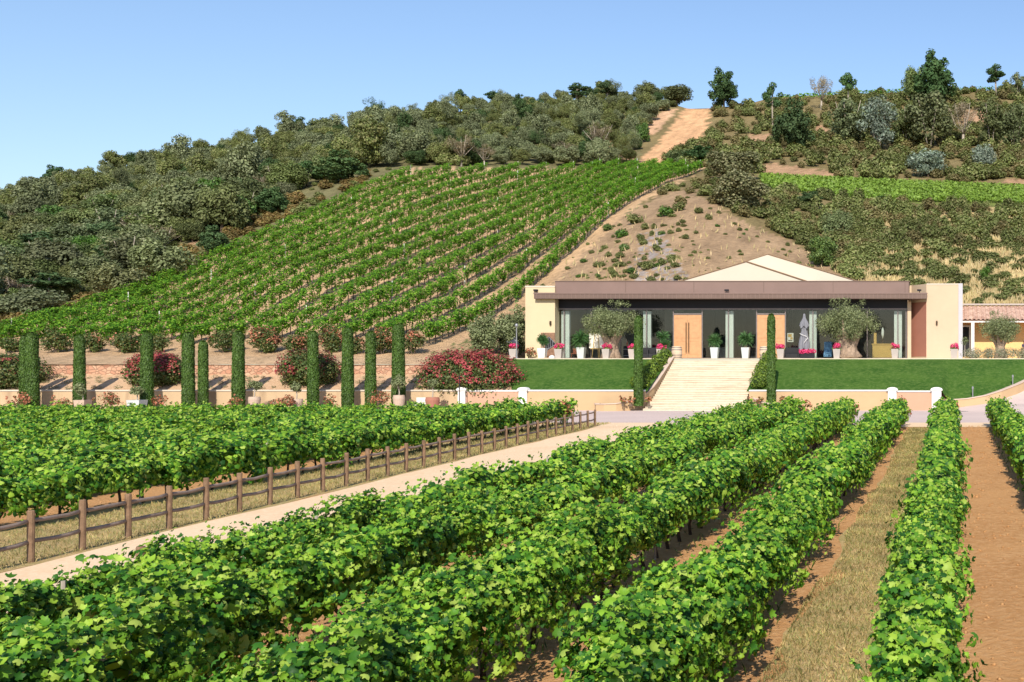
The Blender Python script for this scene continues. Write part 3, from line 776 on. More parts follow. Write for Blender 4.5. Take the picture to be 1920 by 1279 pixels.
# stair niche in the left wall
mb = MB(); mb.pbox(1014,1040.3,624,672.2,f-.05,f-.002); niche = bpart(mb, 'niche', M['nichebrown'])
niche['label'] = 'brown niche with dark opening and sloping metal railing'
mb = MB(); d=f-.07
P_ = [(1021,652),(1026,633),(1030,631),(1040,642),(1040,648),(1022,660)]
mb.add([W(x,y,d) for x,y in P_]+[W(x,y,d+.018) for x,y in P_], [tuple(range(6)), tuple(range(6,12))[::-1]]+[(i,(i+1)%6,6+(i+1)%6,6+i) for i in range(6)])
bpart(mb, 'opening', M['black'], niche)
mb = MB(); d=f-.1
for px, ya, yb in ((1024,636,656),(1028,634,655),(1032,634,652),(1036,638,650)): mb.tube([W(px,ya,d),W(px,yb,d)], .02, 5)
mb.tube([W(1022,658,d),W(1040,647,d)], .03, 5); mb.tube([W(1023,637,d),W(1029,632,d),W(1040,643,d)], .03, 5)
bpart(mb, 'railing', M['steel'], niche)

# ------------------------------------------------------------------ farm building on the right
bar = thing('tiled_outbuilding', 'long low outbuilding with clay tile roof and open porch behind the lavender hedge', 'building', (X(1900,108),110,ZT))
xl, xr = X(1800,109), X(2350,109)
mb = MB(); mb.box(xl, xr, 110, 114, ZT-.03, wz(590,110)); mb.build('wall', plain('ochre_render', (.80,.50,.22), .9, var=.05), bar)
mb = MB()                                                        # barrel tiles, one wave per row of tiles
n = int((xr-xl)/.055); z_e, z_r = wz(599,107.6), wz(573.5,112); rowsv = []
for i in range(n+1):
    x = xl + (xr-xl)*i/n; h = .055*math.sin(i*math.pi/2.0*.55)
    rowsv += [(x,107.6,z_e+h),(x,112,z_r+h)]
mb.add(rowsv, [(2*i,2*i+2,2*i+3,2*i+1) for i in range(n)])
mb.add([(xl,107.62,z_e-.11),(xr,107.62,z_e-.11),(xr,112,z_r-.11),(xl,112,z_r-.11)], [(0,1,2,3)])
mb.build('roof', M['tile'], bar)
mb = MB(); mb.box(xl,xr,111.7,112.3,z_r+.05,z_r+.2); mb.build('roof_ridge', M['potgrey'], bar)
mb = MB(); mb.box(xl,xr,107.68,107.8,z_e-.28,z_e-.13); mb.build('eaves_board', M['white'], bar)
for px in (1824,1935,2046):
    mb = MB(); mb.pbox(px-3,px+3,601.5,673,107.7,108.0); mb.build('porch_column', M['white'], bar)
mb = MB(); mb.pbox(1803,1817,613,668,109.93,109.99); dr = mb.build('door', M['black'], bar); dr['label'] = 'dark porch door in a white frame'
mb = MB(); mb.pbox(1817,1820,610,670,109.9,109.998); mb.pbox(1800,1817,610,613,109.9,109.998); mb.build('door_frame', M['white'], bar)

# ------------------------------------------------------------------ garden walls
def sweep_wall(path, th, zb=None):
    """path of (x,y,ztop[,zbottom]); returns body MB and coping MB"""
    body, cop = MB(), MB()
    P = [Vector((p[0],p[1],0)) for p in path]; n = len(P)
    nr = []
    for i in range(n):
        t = (P[min(i+1,n-1)]-P[max(i-1,0)]).normalized(); nr.append(Vector((-t.y,t.x,0)))
    def ring(i, half, za, zb_):
        a, b = P[i]+nr[i]*half, P[i]-nr[i]*half
        return [(a.x,a.y,za),(b.x,b.y,za),(b.x,b.y,zb_),(a.x,a.y,zb_)]
    for mbb, half, lo, hi in ((body,th/2,None,-.07),(cop,th/2+.05,-.068,0)):
        vs = []; fs = []
        for i in range(n):
            zt = path[i][2]; zl = (path[i][3] if len(path[i]) > 3 else -.3) if lo is None else zt+lo
            vs += ring(i, half, zl, zt+hi)
        for i in range(n-1):
            for k in range(4): fs.append((i*4+k,i*4+(k+1)%4,(i+1)*4+(k+1)%4,(i+1)*4+k))
        fs += [(3,2,1,0), tuple((n-1)*4+k for k in range(4))]
        mbb.add(vs, fs)
    return body, cop
def panel_wall(name, label, x0, x1, m, copm, y=88.3, z=WALLZ, d=.24):
    t = thing(name, label, 'wall', ((x0+x1)/2, y, 0))
    mb = MB(); mb.box(x0,x1,y,y+d,-.2,z-.085); mb.build('wall_body', m, t)
    mb = MB(); mb.box(x0,x1,y-.06,y+d+.04,z-.083,z+.03); mb.build('coping', copm, t, bevel=.012)
    return t
def wl(px): return wx(px, 88.3)
panel_wall('retaining_wall', 'long stained beige garden wall behind the row of tall cypresses', wl(-900), wl(862), M['beige'], M['roofcream'])
panel_wall('gate_wall', 'pink rendered wall panel between two white gate pillars below the red shrub', wl(873), wl(975), M['pinkwall'], M['white'], z=1.50)
panel_wall('retaining_wall', 'orange garden wall under the lawn left of the stone stairs', wl(989), -23.2, M['orange'], M['white'])
panel_wall('retaining_wall', 'orange garden wall under the lawn right of the stone stairs', -15.35, wl(1665), M['orange'], M['white'])
panel_wall('gate_wall', 'pink rendered wall panel between two white pillars at the foot of the ramp', wl(1681), wl(1747), M['pinkwall'], M['white'], z=1.46)
def pillar(px0, px1, label):
    x0, x1 = wl(px0), wl(px1); cx = (x0+x1)/2; hw = (x1-x0)/2
    t = thing('gate_pillar', label, 'pillar', (cx,88.25,0), group='white gate pillars in the garden wall')
    mb = MB(); mb.box(x0,x1,88.1,88.6,0,1.5); mb.build('shaft', M['white'], t, bevel=.015)
    mb = MB(); mb.box(x0-.09,x1+.09,88.02,88.68,1.502,1.58)
    n = 10; top = [(cx+(hw+.08)*math.cos(math.pi*k/n), 1.58+.17*math.sin(math.pi*k/n)) for k in range(n+1)]
    vs = [(x,88.03,z) for x,z in top]+[(x,88.67,z) for x,z in top]
    mb.add(vs, [tuple(range(n+1)), tuple(range(n+1,2*n+2))[::-1]]+[(k,k+1,n+2+k,n+1+k) for k in range(n)])
    mb.build('cap', M['white'], t)
pillar(860,874,'white gate pillar behind the thin black pole'); pillar(974,989,'white gate pillar below the left edge of the lawn')
pillar(1665,1681,'white pillar with rounded cap between orange and pink wall'); pillar(1747,1765,'wide white pillar with rounded cap at the foot of the ramp')
t = thing('ramp_wall', 'low curved orange wall climbing beside the ramp under the right lawn', 'wall', (-.85,88.3,0))
b, c = sweep_wall([(x,y,z,-.2) for x,y,z in RAMP], .26)
b.build('wall_body', M['orange'], t); c.build('coping', M['coping'], t)
# stone wall on the planted bank
t = thing('stone_wall', 'low reddish rubble stone wall across the planted bank', 'wall', (-75,92.3,2.6))
mb = MB()
xs_ = np.linspace(-135,-40.9,120)
vs = [];
for x in xs_: vs += [(x,92.25,2.3),(x,92.3,3.44+.02*math.sin(x*3.1)),(x,92.75,3.44+.02*math.sin(x*3.1)),(x,92.75,2.3)]
n = len(xs_); fs = [(i*4+k,i*4+k+1,(i+1)*4+k+1,(i+1)*4+k) for i in range(n-1) for k in range(3)]
mb.add(vs, fs+[(3,2,1,0),tuple((n-1)*4+k for k in range(4))]); mb.build('wall_body', M['stone'], t)
mb = MB(); mb.box(-135,-40.9,92.24,92.3,3.41,3.435); mb.build('top_edge', M['browntrim'], t)
# ------------------------------------------------------------------ stairs
SX0, SX1 = -22.9, -15.75
st = thing('stone_stairs', 'wide pale stone stairway climbing from the road to the winery terrace', 'stairs', (-19.3,88,0))
NS = 23; rise = ZT/NS; D0, D1 = 87.7, 96.45; tread = (D1-D0)/(NS-1)
for i in range(NS):
    mb = MB(); y = D0+tread*i
    fl = .28*max(0,1-i/6)**2
    if i < NS-1: mb.box(SX0-fl,SX1+fl,y,D1+.3,rise*i+.001,rise*(i+1)-.05)
    nb = 7; o_ = random.random()                                  # nosing laid in separate slabs
    for k in range(nb):
        xa_ = SX0-fl+(SX1-SX0+2*fl)*k/nb; xb_ = SX0-fl+(SX1-SX0+2*fl)*(k+1)/nb
        mb.box(xa_+.004,xb_-.004,y-.03,y+tread+.02,rise*(i+1)-.049,rise*(i+1)-random.random()*.006)
    mb.build('step', M['stairstone'], st)
def cheek(sgn, label):
    c_ = (SX0+SX1)/2; hw = (SX1-SX0)/2
    pts = [(hw+.17,96.4,4.12),(hw+.17,94.5,3.42),(hw+.17,93,2.86),(hw+.18,91.5,2.3),(hw+.22,90.3,1.85),(hw+.42,89.3,1.42),(hw+.8,88.4,.98),(hw+1.35,87.6,.72),(hw+2.1,87.0,.6),(hw+2.9,86.85,.57),(hw+3.5,87.1,.56),(hw+3.75,87.7,.56),(hw+3.78,88.25,.56)]
    t = thing('stair_parapet', label, 'parapet', (c_+sgn*hw,92,0))
    b, c = sweep_wall([(c_+sgn*x,y,z,-.1) for x,y,z in pts], .26)
    b.build('wall_body', M['orange'], t); c.build('coping', M['coping'], t)
    mb = MB(); 
    mb.prism([(c_+sgn*x,y) for x,y in ((hw+.9,88.25),(hw+1.5,87.65),(hw+2.2,87.15),(hw+2.9,87.0),(hw+3.4,87.2),(hw+3.65,87.7),(hw+3.65,88.25))][::int(sgn)], 0.02, .44)
    mb.build('planting_soil', M['earth'], t)
cheek(-1,'curved low parapet on the left side of the stone stairs'); cheek(1,'curved low parapet on the right side of the stone stairs')

# ------------------------------------------------------------------ fence by the path
fn = thing('post_and_rail_fence', 'brown wooden post and two rail fence along the sandy path', 'fence', (FA[0],FA[1],gz(FA[1])))
NP = 30
fp = [(fence_x(y), y) for y in np.linspace(FA[1]-1.51*5, FB[1], NP+5)]
sp = (fp[-1][1]-fp[0][1])/(len(fp)-1)
ang = math.atan2(FB[0]-FA[0], FB[1]-FA[1])
hs = []
for i, (x,y) in enumerate(fp):
    h = 1.06-.11*max(0,i-5)/(NP-1)+.04*random.uniform(-1,1); hs.append(h)
    mb = MB(); lx, ly = random.uniform(-.012,.012), random.uniform(-.012,.012)
    a = .066
    mb.lathe([(a,-.1),(a,h-.02),(a*.86,h)], 10)
    mb.v = [(vx+lx*vz+x, vy+ly*vz+y, vz+gz(y)) for vx,vy,vz in mb.v]
    mb.build('post', M['post'], fn, smooth=False)
for i in range(len(fp)-1):
    (x0,y0),(x1,y1) = fp[i], fp[i+1]
    for hh, r_ in ((.83,.042),(.42,.044)):
        mb = MB(); s = random.uniform(.015,.05)
        mb.tube([(x0-.03+(x1-x0)*q, y0+(y1-y0)*q, gz(y0)+hh-s*math.sin(q*math.pi)+.01*random.uniform(-1,1)) for q in (0,.25,.5,.75,1)], r_, 7)
        mb.build('rail', M['rail'], fn, smooth=True)
t = thing('wooden_stake', 'short cut wooden stake standing at the edge of the path in front of the vines', 'stake', (wx(264,19.0),19.0,gz(19)))
mb = MB(); mb.lathe([(.075,0),(.07,1.02),(.06,1.05)], 10, (0,0,0)); mb.build('stake_shaft', M['post'], t, world=False)

# ------------------------------------------------------------------ terrace furniture and plants
def flower_head(r, n, s, h=.6, seed=0):
    cl = [(random.uniform(-r,r)*.7, random.uniform(-r,r)*.7, random.uniform(0,h)*.4, r*random.uniform(.35,.55)) for _ in range(n)]
    return crown(cl, 260, s, L_MID, up=.6)
pot0 = None
def flower_pot(px, d, label, w=.62, h=.78, m='potgrey'):
    p = (wx(px,d), d, ZT)
    t = thing('flower_pot', label, 'flower pot', p, group='pink flower pots on the terrace')
    mb = MB(); mb.taper(w*.74,w,h); mb.build('pot', M[m], t, world=False, bevel=.01)
    fl = np_obj('flowers', [move(flower_head(.40,9,.09),(0,0,h+.12))], M['pink'], t)
    np_obj('flower_leaves', [move(crown([(0,0,.05,.3),(.2,0,.0,.2),(-.2,.1,0,.2)],200,.1,L_MID),(0,0,h))], M['box'], t)
    return t
for px, d, lb in ((963,97.2,'pink flower pot behind the lamp post at the left end'),(1048,97.2,'pink flower pot beside the brown stair niche'),(1137,97.2,'pink flower pot at the foot of the left olive trunk'),
   (1186,98.6,'pink flower pot partly hidden behind the cypress left of the stairs'),(1239,97.6,'pink flower pot just left of the wooden barrel'),(1464,97.4,'pink flower pot right of the right cypress by the stairs'),
   (1569,97.0,'square pink flower pot in front of the right olive trunk'),(1678,97.2,'pink flower pot in front of the yellow counter'),(1789,97.3,'pink flower pot against the right end wall')):
    flower_pot(px, d, lb)
d = 97.2
t = thing('flower_trough', 'long low dark trough of pink flowers under the closed grey parasol', 'flower trough', (wx(1514,d),d,ZT))
mb = MB(); mb.box(-.58,.58,-.22,.22,0,.42); mb.build('trough', M['black'], t, world=False, bevel=.015)
np_obj('flowers', [move(crown([(x,random.uniform(-.1,.1),random.uniform(0,.15),.22) for x in np.linspace(-.55,.55,9)],300,.1,L_MID,up=.6),(0,0,.5))], M['pink'], t)
def yucca(px, d, label, ph=.95, th=.4, hr=.62, pw=.68, pm='potwhite', tall=False):
    t = thing('potted_yucca', label, 'potted plant', (wx(px,d),d,ZT))
    mb = MB(); mb.taper(pw*.74,pw,ph); mb.build('pot', M[pm], t, world=False, bevel=.012)
    mb = MB(); mb.tube([(0,0,ph-.06),(.02,0,ph+th*.5),(0,.02,ph+th)], [.13,.10,.07], 8); mb.build('stem', M['olivebark'], t, world=False)
    heads = [(0,0,ph+th+.28,1)] + [(random.uniform(-.2,.2),random.uniform(-.2,.2),ph+th*random.uniform(.3,.9)+.2,.8) for _ in range(2 if not tall else 4)]
    parts = []
    for hx,hy,hz,k in heads:
        n = 150; dr = unit(rng.normal(size=(n,3))+np.array([0,0,.25])); L = hr*k*(.85+.5*rng.random(n))
        P = np.array([hx,hy,hz])+dr*L[:,None]*.5
        N = np.cross(dr, unit(rng.normal(size=(n,3))))
        # long blades that lie along their direction and droop at the tip
        N = unit(N); tt = dr; bb = np.cross(N,tt)
        T = np.array([(-.5,0,0),(0,-.042,.02),(.5,0,-.12),(0,.042,.02)])[None]
        V = P[:,None]+L[:,None,None]*(T[...,0:1]*tt[:,None]+T[...,1:2]*bb[:,None]+np.array([0,0,1.0])*T[...,2:3])
        parts.append((V, L_FAR[1]))
    np_obj('leaves', parts, M['yucca'], t)
yucca(1340,100.6,'yucca in a white tapered pot left of the centre window columns'); yucca(1398,100.6,'yucca in a white tapered pot beside the right wooden door',hr=.68,th=.5)
yucca(1090,100.4,'drooping yucca in a white tapered pot left of the olive tree',hr=.75,th=.55); yucca(1244,100.2,'yucca on a thin trunk left of the left wooden door',ph=.6,th=1.0,pm='rattan',pw=.5)
yucca(1017,98.4,'spindly yellowish yucca in a square white pot by the left wall',ph=.85,th=.6,hr=.45,pm='white',tall=True)
def barrel(px, d, label):
    t = thing('wine_barrel', label, 'barrel', (wx(px,d),d,ZT), group='oak barrels at the top of the stairs')
    prof = [(.36,0),(.415,.22),(.44,.5),(.415,.78),(.36,1.0),(.33,1.0),(.33,.97)]
    mb = MB(); mb.lathe(prof, 20); mb.build('staves', M['oakbarrel'], t, world=False, smooth=False)
    for z, r in ((.1,.39),(.28,.432),(.72,.432),(.9,.39)):
        mb = MB(); mb.lathe([(r,z-.03),(r+.012,z-.03),(r+.012,z+.03),(r,z+.03)], 20); mb.build('hoop', M['hoop'], t, world=False)
barrel(1269,97.3,'pale oak barrel in front of the left wooden door'); barrel(1434,97.3,'pale oak barrel half hidden behind the right cypress')
# closed parasol
d = 98.2
t = thing('closed_parasol', 'closed grey parasol on a pole between right door and olive tree', 'parasol', (wx(1508,d),d,ZT))
mb = MB(); mb.tube([(0,0,0),(0,0,3.75)], .03, 8); mb.build('pole', M['steel'], t, world=False)
mb = MB(); mb.lathe([(.34,0),(.34,.07),(.06,.1)], 14); mb.build('base', M['black'], t, world=False)
def folds(z0, z1, r0, r1, n=40, lv=9):
    mb = MB(); vs = []; fs = []
    for j in range(lv):
        q = j/(lv-1); z = z0+(z1-z0)*q; r = r0+(r1-r0)*q+.03*math.sin(q*7)
        for k in range(n):
            a = 2*math.pi*k/n; rr = r*(1+.22*math.cos(a*8+q*.8))
            vs.append((rr*math.cos(a),rr*math.sin(a),z+.1*math.cos(a*4)*(1-q)))
    for j in range(lv-1):
        for k in range(n): fs.append((j*n+k,j*n+(k+1)%n,(j+1)*n+(k+1)%n,(j+1)*n+k))
    fs.append(tuple((lv-1)*n+k for k in range(n)))
    return mb.add(vs,fs)
folds(.75,2.85,.40,.20).build('canopy', M['parasol'], t, world=False, smooth=True)
folds(2.6,3.72,.34,.05).build('canopy_top', M['parasol'], t, world=False, smooth=True)
mb = MB(); mb.tube([(-.36,-.2,2.1),(-.1,-.4,1.95),(.2,-.37,1.85),(.33,-.3,1.7),(.1,-.42,1.4),(-.05,-.42,1.2)], .025, 5); mb.build('tie_cord', M['white'], t, world=False)
# lounge furniture
d = 98.6
t = thing('rattan_armchair', 'black rattan armchair between flower pot and closed parasol', 'armchair', (wx(1484,d),d,ZT))
mb = MB(); mb.box(-.6,.6,-.45,.45,.06,.42); mb.build('seat', M['rattan'], t, world=False, bevel=.03)
mb = MB(); mb.box(-.6,.6,.3,.46,.422,.92); mb.build('backrest', M['rattan'], t, world=False, bevel=.03)
for s in (-1,1):
    mb = MB(); mb.box(s*.6-.002 if s>0 else -.74, .74 if s>0 else -.6+.002, -.46,.46,.06,.75); mb.build('armrest', M['rattan'], t, world=False, bevel=.03)
for px, lb in ((1212,'black rattan armchair behind the left cypress by the glass'),(1230,'black rattan armchair left of the flower pot beside the barrel')):
    copy_thing(t,(wx(px,99.4),99.4,ZT),.2,None,lb)
d = 100.6
t = thing('blue_armchair', 'upright blue patterned seat left of the right olive trunk', 'armchair', (wx(1552,d),d,ZT))
mb = MB(); mb.box(-.33,.33,-.3,.3,.12,.55); mb.build('seat', M['blue'], t, world=False, bevel=.04)
mb = MB(); mb.box(-.34,.34,.2,.38,.2,1.45); mb.build('backrest', M['blue'], t, world=False, bevel=.06)
for x in (-.26,.26):
    for y in (-.22,.22):
        mb = MB(); mb.tube([(x,y,0),(x,y,.13)], .03, 6); mb.build('leg', M['handle'], t, world=False)
d = 103.6
t = thing('bar_counter', 'yellow wooden tasting counter behind the right window', 'counter', (X(1665,d),d,ZT))
mb = MB(); mb.box(-1.35,1.1,-.35,.35,.02,1.22); mb.build('body', M['counter'], t, world=False)
mb = MB(); mb.box(-1.42,1.17,-.42,.42,1.223,1.32); mb.build('worktop', M['counter'], t, world=False, bevel=.01)
mb = MB()
for k in range(9): mb.box(-1.3+k*.27,-1.08+k*.27,-.375,-.35,.1,.62)
mb.build('front_panels', M['counter'], t, world=False)
t = thing('vase', 'tall white flower vase standing on the yellow counter', 'vase', (X(1655,d),d,ZT+1.322))
mb = MB(); mb.lathe([(.06,0),(.05,.4),(.03,.45)], 10); mb.build('vase_body', M['handle'], t, world=False)
mb = MB(); mb.lathe([(.03,.45),(.12,.8),(.13,1.1),(.05,1.42)], 12); mb.build('bloom', M['curtain'], t, world=False, smooth=True)
t = thing('wine_box', 'narrow upright yellow box on the left end of the counter', 'box', (X(1641,d),d,ZT+1.322))
mb = MB(); mb.box(-.12,.12,-.1,.1,0,.95); mb.build('box_body', M['counter'], t, world=False, bevel=.01)
mb = MB(); mb.lathe([(.05,.952),(.05,1.1)], 8); mb.build('box_neck', M['handle'], t, world=False)
d = 103.2
t = thing('bar_table', 'dark hourglass bar table seen right of the right olive trunk', 'table', (X(1598,d),d,ZT+.02))
mb = MB(); mb.lathe([(.42,0),(.34,.08),(.16,.5),(.15,.65),(.3,1.05)], 18); mb.build('pedestal', M['rattan'], t, world=False, smooth=True)
mb = MB(); mb.lathe([(.5,1.052),(.5,1.1)], 18); mb.build('tabletop', M['rattan'], t, world=False)
t = thing('poster', 'small white and mustard poster behind the glass right of the right door', 'poster', (X(1482,102.6),102.6,bz(633,102.6)))
mb = MB(); mb.box(-.27,.27,-.01,.01,-.39,.39); mb.build('sheet', M['paper'], t, world=False)
mb = MB(); mb.box(-.2,.12,-.016,-.0105,.05,.3); mb.box(.0,.2,-.016,-.0105,-.16,.02); mb.build('print', M['mustard'], t, world=False)
mb = MB(); mb.box(-.18,.18,-.017,-.0105,-.3,-.22); mb.build('caption', M['handle'], t, world=False)
# easel and red chair by the left olive
d = 101.2
t = thing('easel', 'wooden easel with a large pale canvas behind the left olive tree', 'easel', (wx(1118,d),d,ZT))
mb = MB(); mb.box(-.62,.62,.0,.04,.9,2.15); mb.build('canvas', M['paper'], t, world=False)
for x0,y0,x1,y1 in ((-.35,-.12,-.12,.0),(.35,-.12,.12,.0),(0,.7,0,.06)):
    mb = MB(); mb.tube([(x0,y0,0),(x1,y1-.03,2.2)], .03, 6); mb.build('leg', M['easel'], t, world=False)
mb = MB(); mb.box(-.5,.5,-.14,-.002,.82,.88); mb.build('shelf', M['easel'], t, world=False)
t = thing('red_chair', 'low reddish chair left of the white yucca pot behind the glass', 'chair', (X(1079,103),103,ZT+.02))
mb = MB(); mb.box(-.3,.3,-.3,.3,.38,.46); mb.build('seat', M['seat'], t, world=False, bevel=.01)
mb = MB(); mb.box(-.3,.3,.24,.3,.462,.88); mb.build('backrest', M['seat'], t, world=False, bevel=.01)
for x in (-.26,.26):
    for y in (-.26,.26):
        mb = MB(); mb.box(x-.025,x+.025,y-.025,y+.025,0,.379); mb.build('leg', M['seat'], t, world=False)
t = thing('black_barrel_table', 'black round drum standing right of the left olive trunk', 'drum', (wx(1177,100.8),100.8,ZT))
mb = MB(); mb.lathe([(.33,0),(.37,.3),(.37,.75),(.33,1.05)], 18); mb.build('drum_body', M['rattan'], t, world=False)
for z in (.25,.8):
    mb = MB(); mb.lathe([(.375,z-.025),(.388,z-.025),(.388,z+.025),(.375,z+.025)], 18); mb.build('hoop', M['steel'], t, world=False)
t = thing('wine_bottle', 'dark wine bottle standing on the black drum', 'bottle', (wx(1176,100.8),100.8,ZT+1.05))
mb = MB(); mb.lathe([(.06,0),(.06,.26),(.022,.36),(.022,.5)], 10); mb.build('bottle_body', M['seat'], t, world=False)
mb = MB(); mb.lathe([(.024,.44),(.024,.505)], 10); mb.build('capsule', M['handle'], t, world=False)
t = thing('garden_globe', 'small white dome lamp on the ground beside the niche', 'lamp', (wx(1035,97.5),97.5,ZT))
mb = MB(); mb.lathe([(.26,0),(.25,.1),(.19,.2),(.08,.26),(.01,.27)], 14); mb.build('dome', M['white'], t, world=False, smooth=True)
mb = MB(); mb.lathe([(.28,0.0),(.28,.02)], 14); mb.build('base', M['potgrey'], t, world=False)
# lamp posts and pole
def lamp(px, d, z0, h, label):
    t = thing('lamp_post', label, 'lamp post', (wx(px,d),d,z0))
    mb = MB(); mb.tube([(0,0,0),(0,0,h-.18)], [.055,.045], 8); mb.build('pole', M['steel'], t, world=False)
    mb = MB(); mb.lathe([(.09,0),(.09,.12),(.06,.16)], 10); mb.build('base', M['steel'], t, world=False)
    mb = MB(); mb.lathe([(.05,h-.2),(.12,h-.12),(.14,h),(.08,h+.1),(.02,h+.14)], 12); mb.build('lamp_head', M['steel'], t, world=False, smooth=True)
lamp(968.5,96.9,ZT,2.75,'slim grey lamp post with small round head beside the left wall')
t = thing('pole', 'thin black pole in front of the left white gate pillar', 'pole', (wx(861.5,86.5),86.5,.015))
mb = MB(); mb.tube([(0,0,0),(0,0,2.65)], .035, 8); mb.build('shaft', M['black'], t, world=False)
mb = MB(); mb.lathe([(.09,0),(.09,.03),(.04,.05)], 10); mb.build('foot', M['black'], t, world=False)
for px, d, z in ((1823,90.9,None),(1896,93.3,None)):
    x = wx(px,d); zb = float(np.interp(x,_rx,_rz))-.02
    t = thing('bollard_light', 'short grey bollard light on the lawn edge, '+('lower of the two on the ramp wall' if px<1850 else 'upper of the two on the ramp wall'), 'bollard light', (x,float(np.interp(x,_rx,_ry))+.32,zb))
    mb = MB(); mb.tube([(0,0,-.3),(0,0,.62)], .045, 8); mb.build('shaft', M['steel'], t, world=False)
    mb = MB(); mb.lathe([(.075,.62),(.075,.78),(.03,.82)], 10); mb.build('light_head', M['steel'], t, world=False)
t = thing('drain_cover', 'flat dark drain cover let into the road right of the ramp pillar', 'drain cover', (wx(1817,86.2),86.2,.018))
mb = MB(); mb.box(-.75,.75,-.3,.3,0,.012); mb.build('cover_frame', M['hoop'], t, world=False)
mb = MB()
for k in range(8): mb.box(-.68+k*.175,-.58+k*.175,-.24,.24,.0125,.018)
mb.build('grating', M['black'], t, world=False)
# dark metal figure beside the lamp post
t = thing('metal_sculpture', 'dark bronze figure with one arm stretched out beside the lamp post', 'sculpture', (wx(964.5,97.6),97.6,ZT))
bmv = [((0,0,.95),.15),((0,0,1.2),.13),((0,.02,1.45),.17),((0,0,1.6),.07),((0,-.02,1.78),.11),
       ((-.2,0,1.47),.06),((-.4,-.08,1.3),.05),((-.62,-.14,1.42),.04),((.2,0,1.47),.06),((.32,.02,1.2),.05),((.28,-.14,.98),.04),
       ((-.1,0,.9),.11),((-.12,-.03,.5),.075),((-.12,.03,.06),.05),((-.12,-.12,.03),.045),((.1,0,.9),.11),((.22,-.02,.5),.075),((.26,.05,.06),.05),((.26,-.1,.03),.045)]
ed = [(0,1),(1,2),(2,3),(3,4),(2,5),(5,6),(6,7),(2,8),(8,9),(9,10),(0,11),(11,12),(12,13),(13,14),(0,15),(15,16),(16,17),(17,18)]
me = bpy.data.meshes.new('figure'); me.from_pydata([v for v,_ in bmv], ed, []); o = link(bpy.data.objects.new('figure', me), t)
sk = o.modifiers.new('skin','SKIN'); o.modifiers.new('sub','SUBSURF').levels = 1
for i,(v,r) in enumerate(bmv): me.skin_vertices[0].data[i].radius = (r,r)
me.skin_vertices[0].data[0].use_root = True
me.materials.append(M['statue'])
mb = MB(); mb.lathe([(.4,0),(.4,.03),(.36,.05)], 16); mb.build('plinth', M['statue'], t, world=False)
# white bench by the beige wall
t = thing('white_bench', 'white slatted garden bench against the beige wall beside a potted olive', 'bench', (wx(796,86.9),86.9,.015))
mb = MB()
for k in range(4): mb.box(-.68,.68,.18,.21,.5+k*.13,.6+k*.13)
mb.build('backrest', M['white'], t, world=False)
mb = MB()
for k in range(3): mb.box(-.68,.68,-.22+k*.14,-.11+k*.14,.42,.455)
mb.build('seat', M['white'], t, world=False)
for x in (-.6,.6):
    for y0 in (-.18,.165):
        mb = MB(); mb.box(x-.03,x+.03,y0-.03,y0+.013,0,.419 if y0<0 else 1.0); mb.build('leg', M['white'], t, world=False)
# dark vehicle at the right edge, behind the hedge
t = thing('parked_van', 'dark navy van parked by the outbuilding behind the lavender', 'van', (wx(1938,104.5),104.5,ZT))
mb = MB(); prof = [(-.92,.3),(-.95,.75),(-.9,1.02),(-.82,1.08),(-.72,1.62),(-.62,1.74),(.62,1.74),(.72,1.62),(.82,1.08),(.9,1.02),(.95,.75),(.92,.3)]
n = len(prof); vs = [(x,y+(.25 if z>1.1 and y<0 else 0),z) for y in (-1.0,3.0) for x,z in prof]
mb.add(vs, [tuple(range(n)),tuple(range(n,2*n))[::-1]]+[(k,(k+1)%n,n+(k+1)%n,n+k) for k in range(n)])
mb.build('body', M['car'], t, world=False)
mb = MB(); mb.add([(-.72,-1.01,1.1),(.72,-1.01,1.1),(.62,-.78,1.6),(-.62,-.78,1.6),(-.72,-.95,1.1),(.72,-.95,1.1),(.62,-.72,1.6),(-.62,-.72,1.6)],[(0,1,2,3),(4,7,6,5),(0,4,5,1),(1,5,6,2),(2,6,7,3),(3,7,4,0)]); mb.build('windscreen', M['carglass'], t, world=False)
for s in (-1,1):
    mb = MB(); mb.box(s*1.0-.1,s*1.0+.1,-.75,-.66,1.05,1.28); mb.build('wing_mirror', M['car'], t, world=False, bevel=.02)
    mb = MB(); mb.box(s*.72-.16,s*.72+.16,-1.03,-1.003,.68,.82); mb.build('headlight', M['curtain'], t, world=False)
    for y in (-.3,2.2):
        mb = MB(); mb.tube([(s*.93,y,.32),(s*.72,y,.32)], .32, 16); mb.build('wheel', M['tyre'], t, world=False)

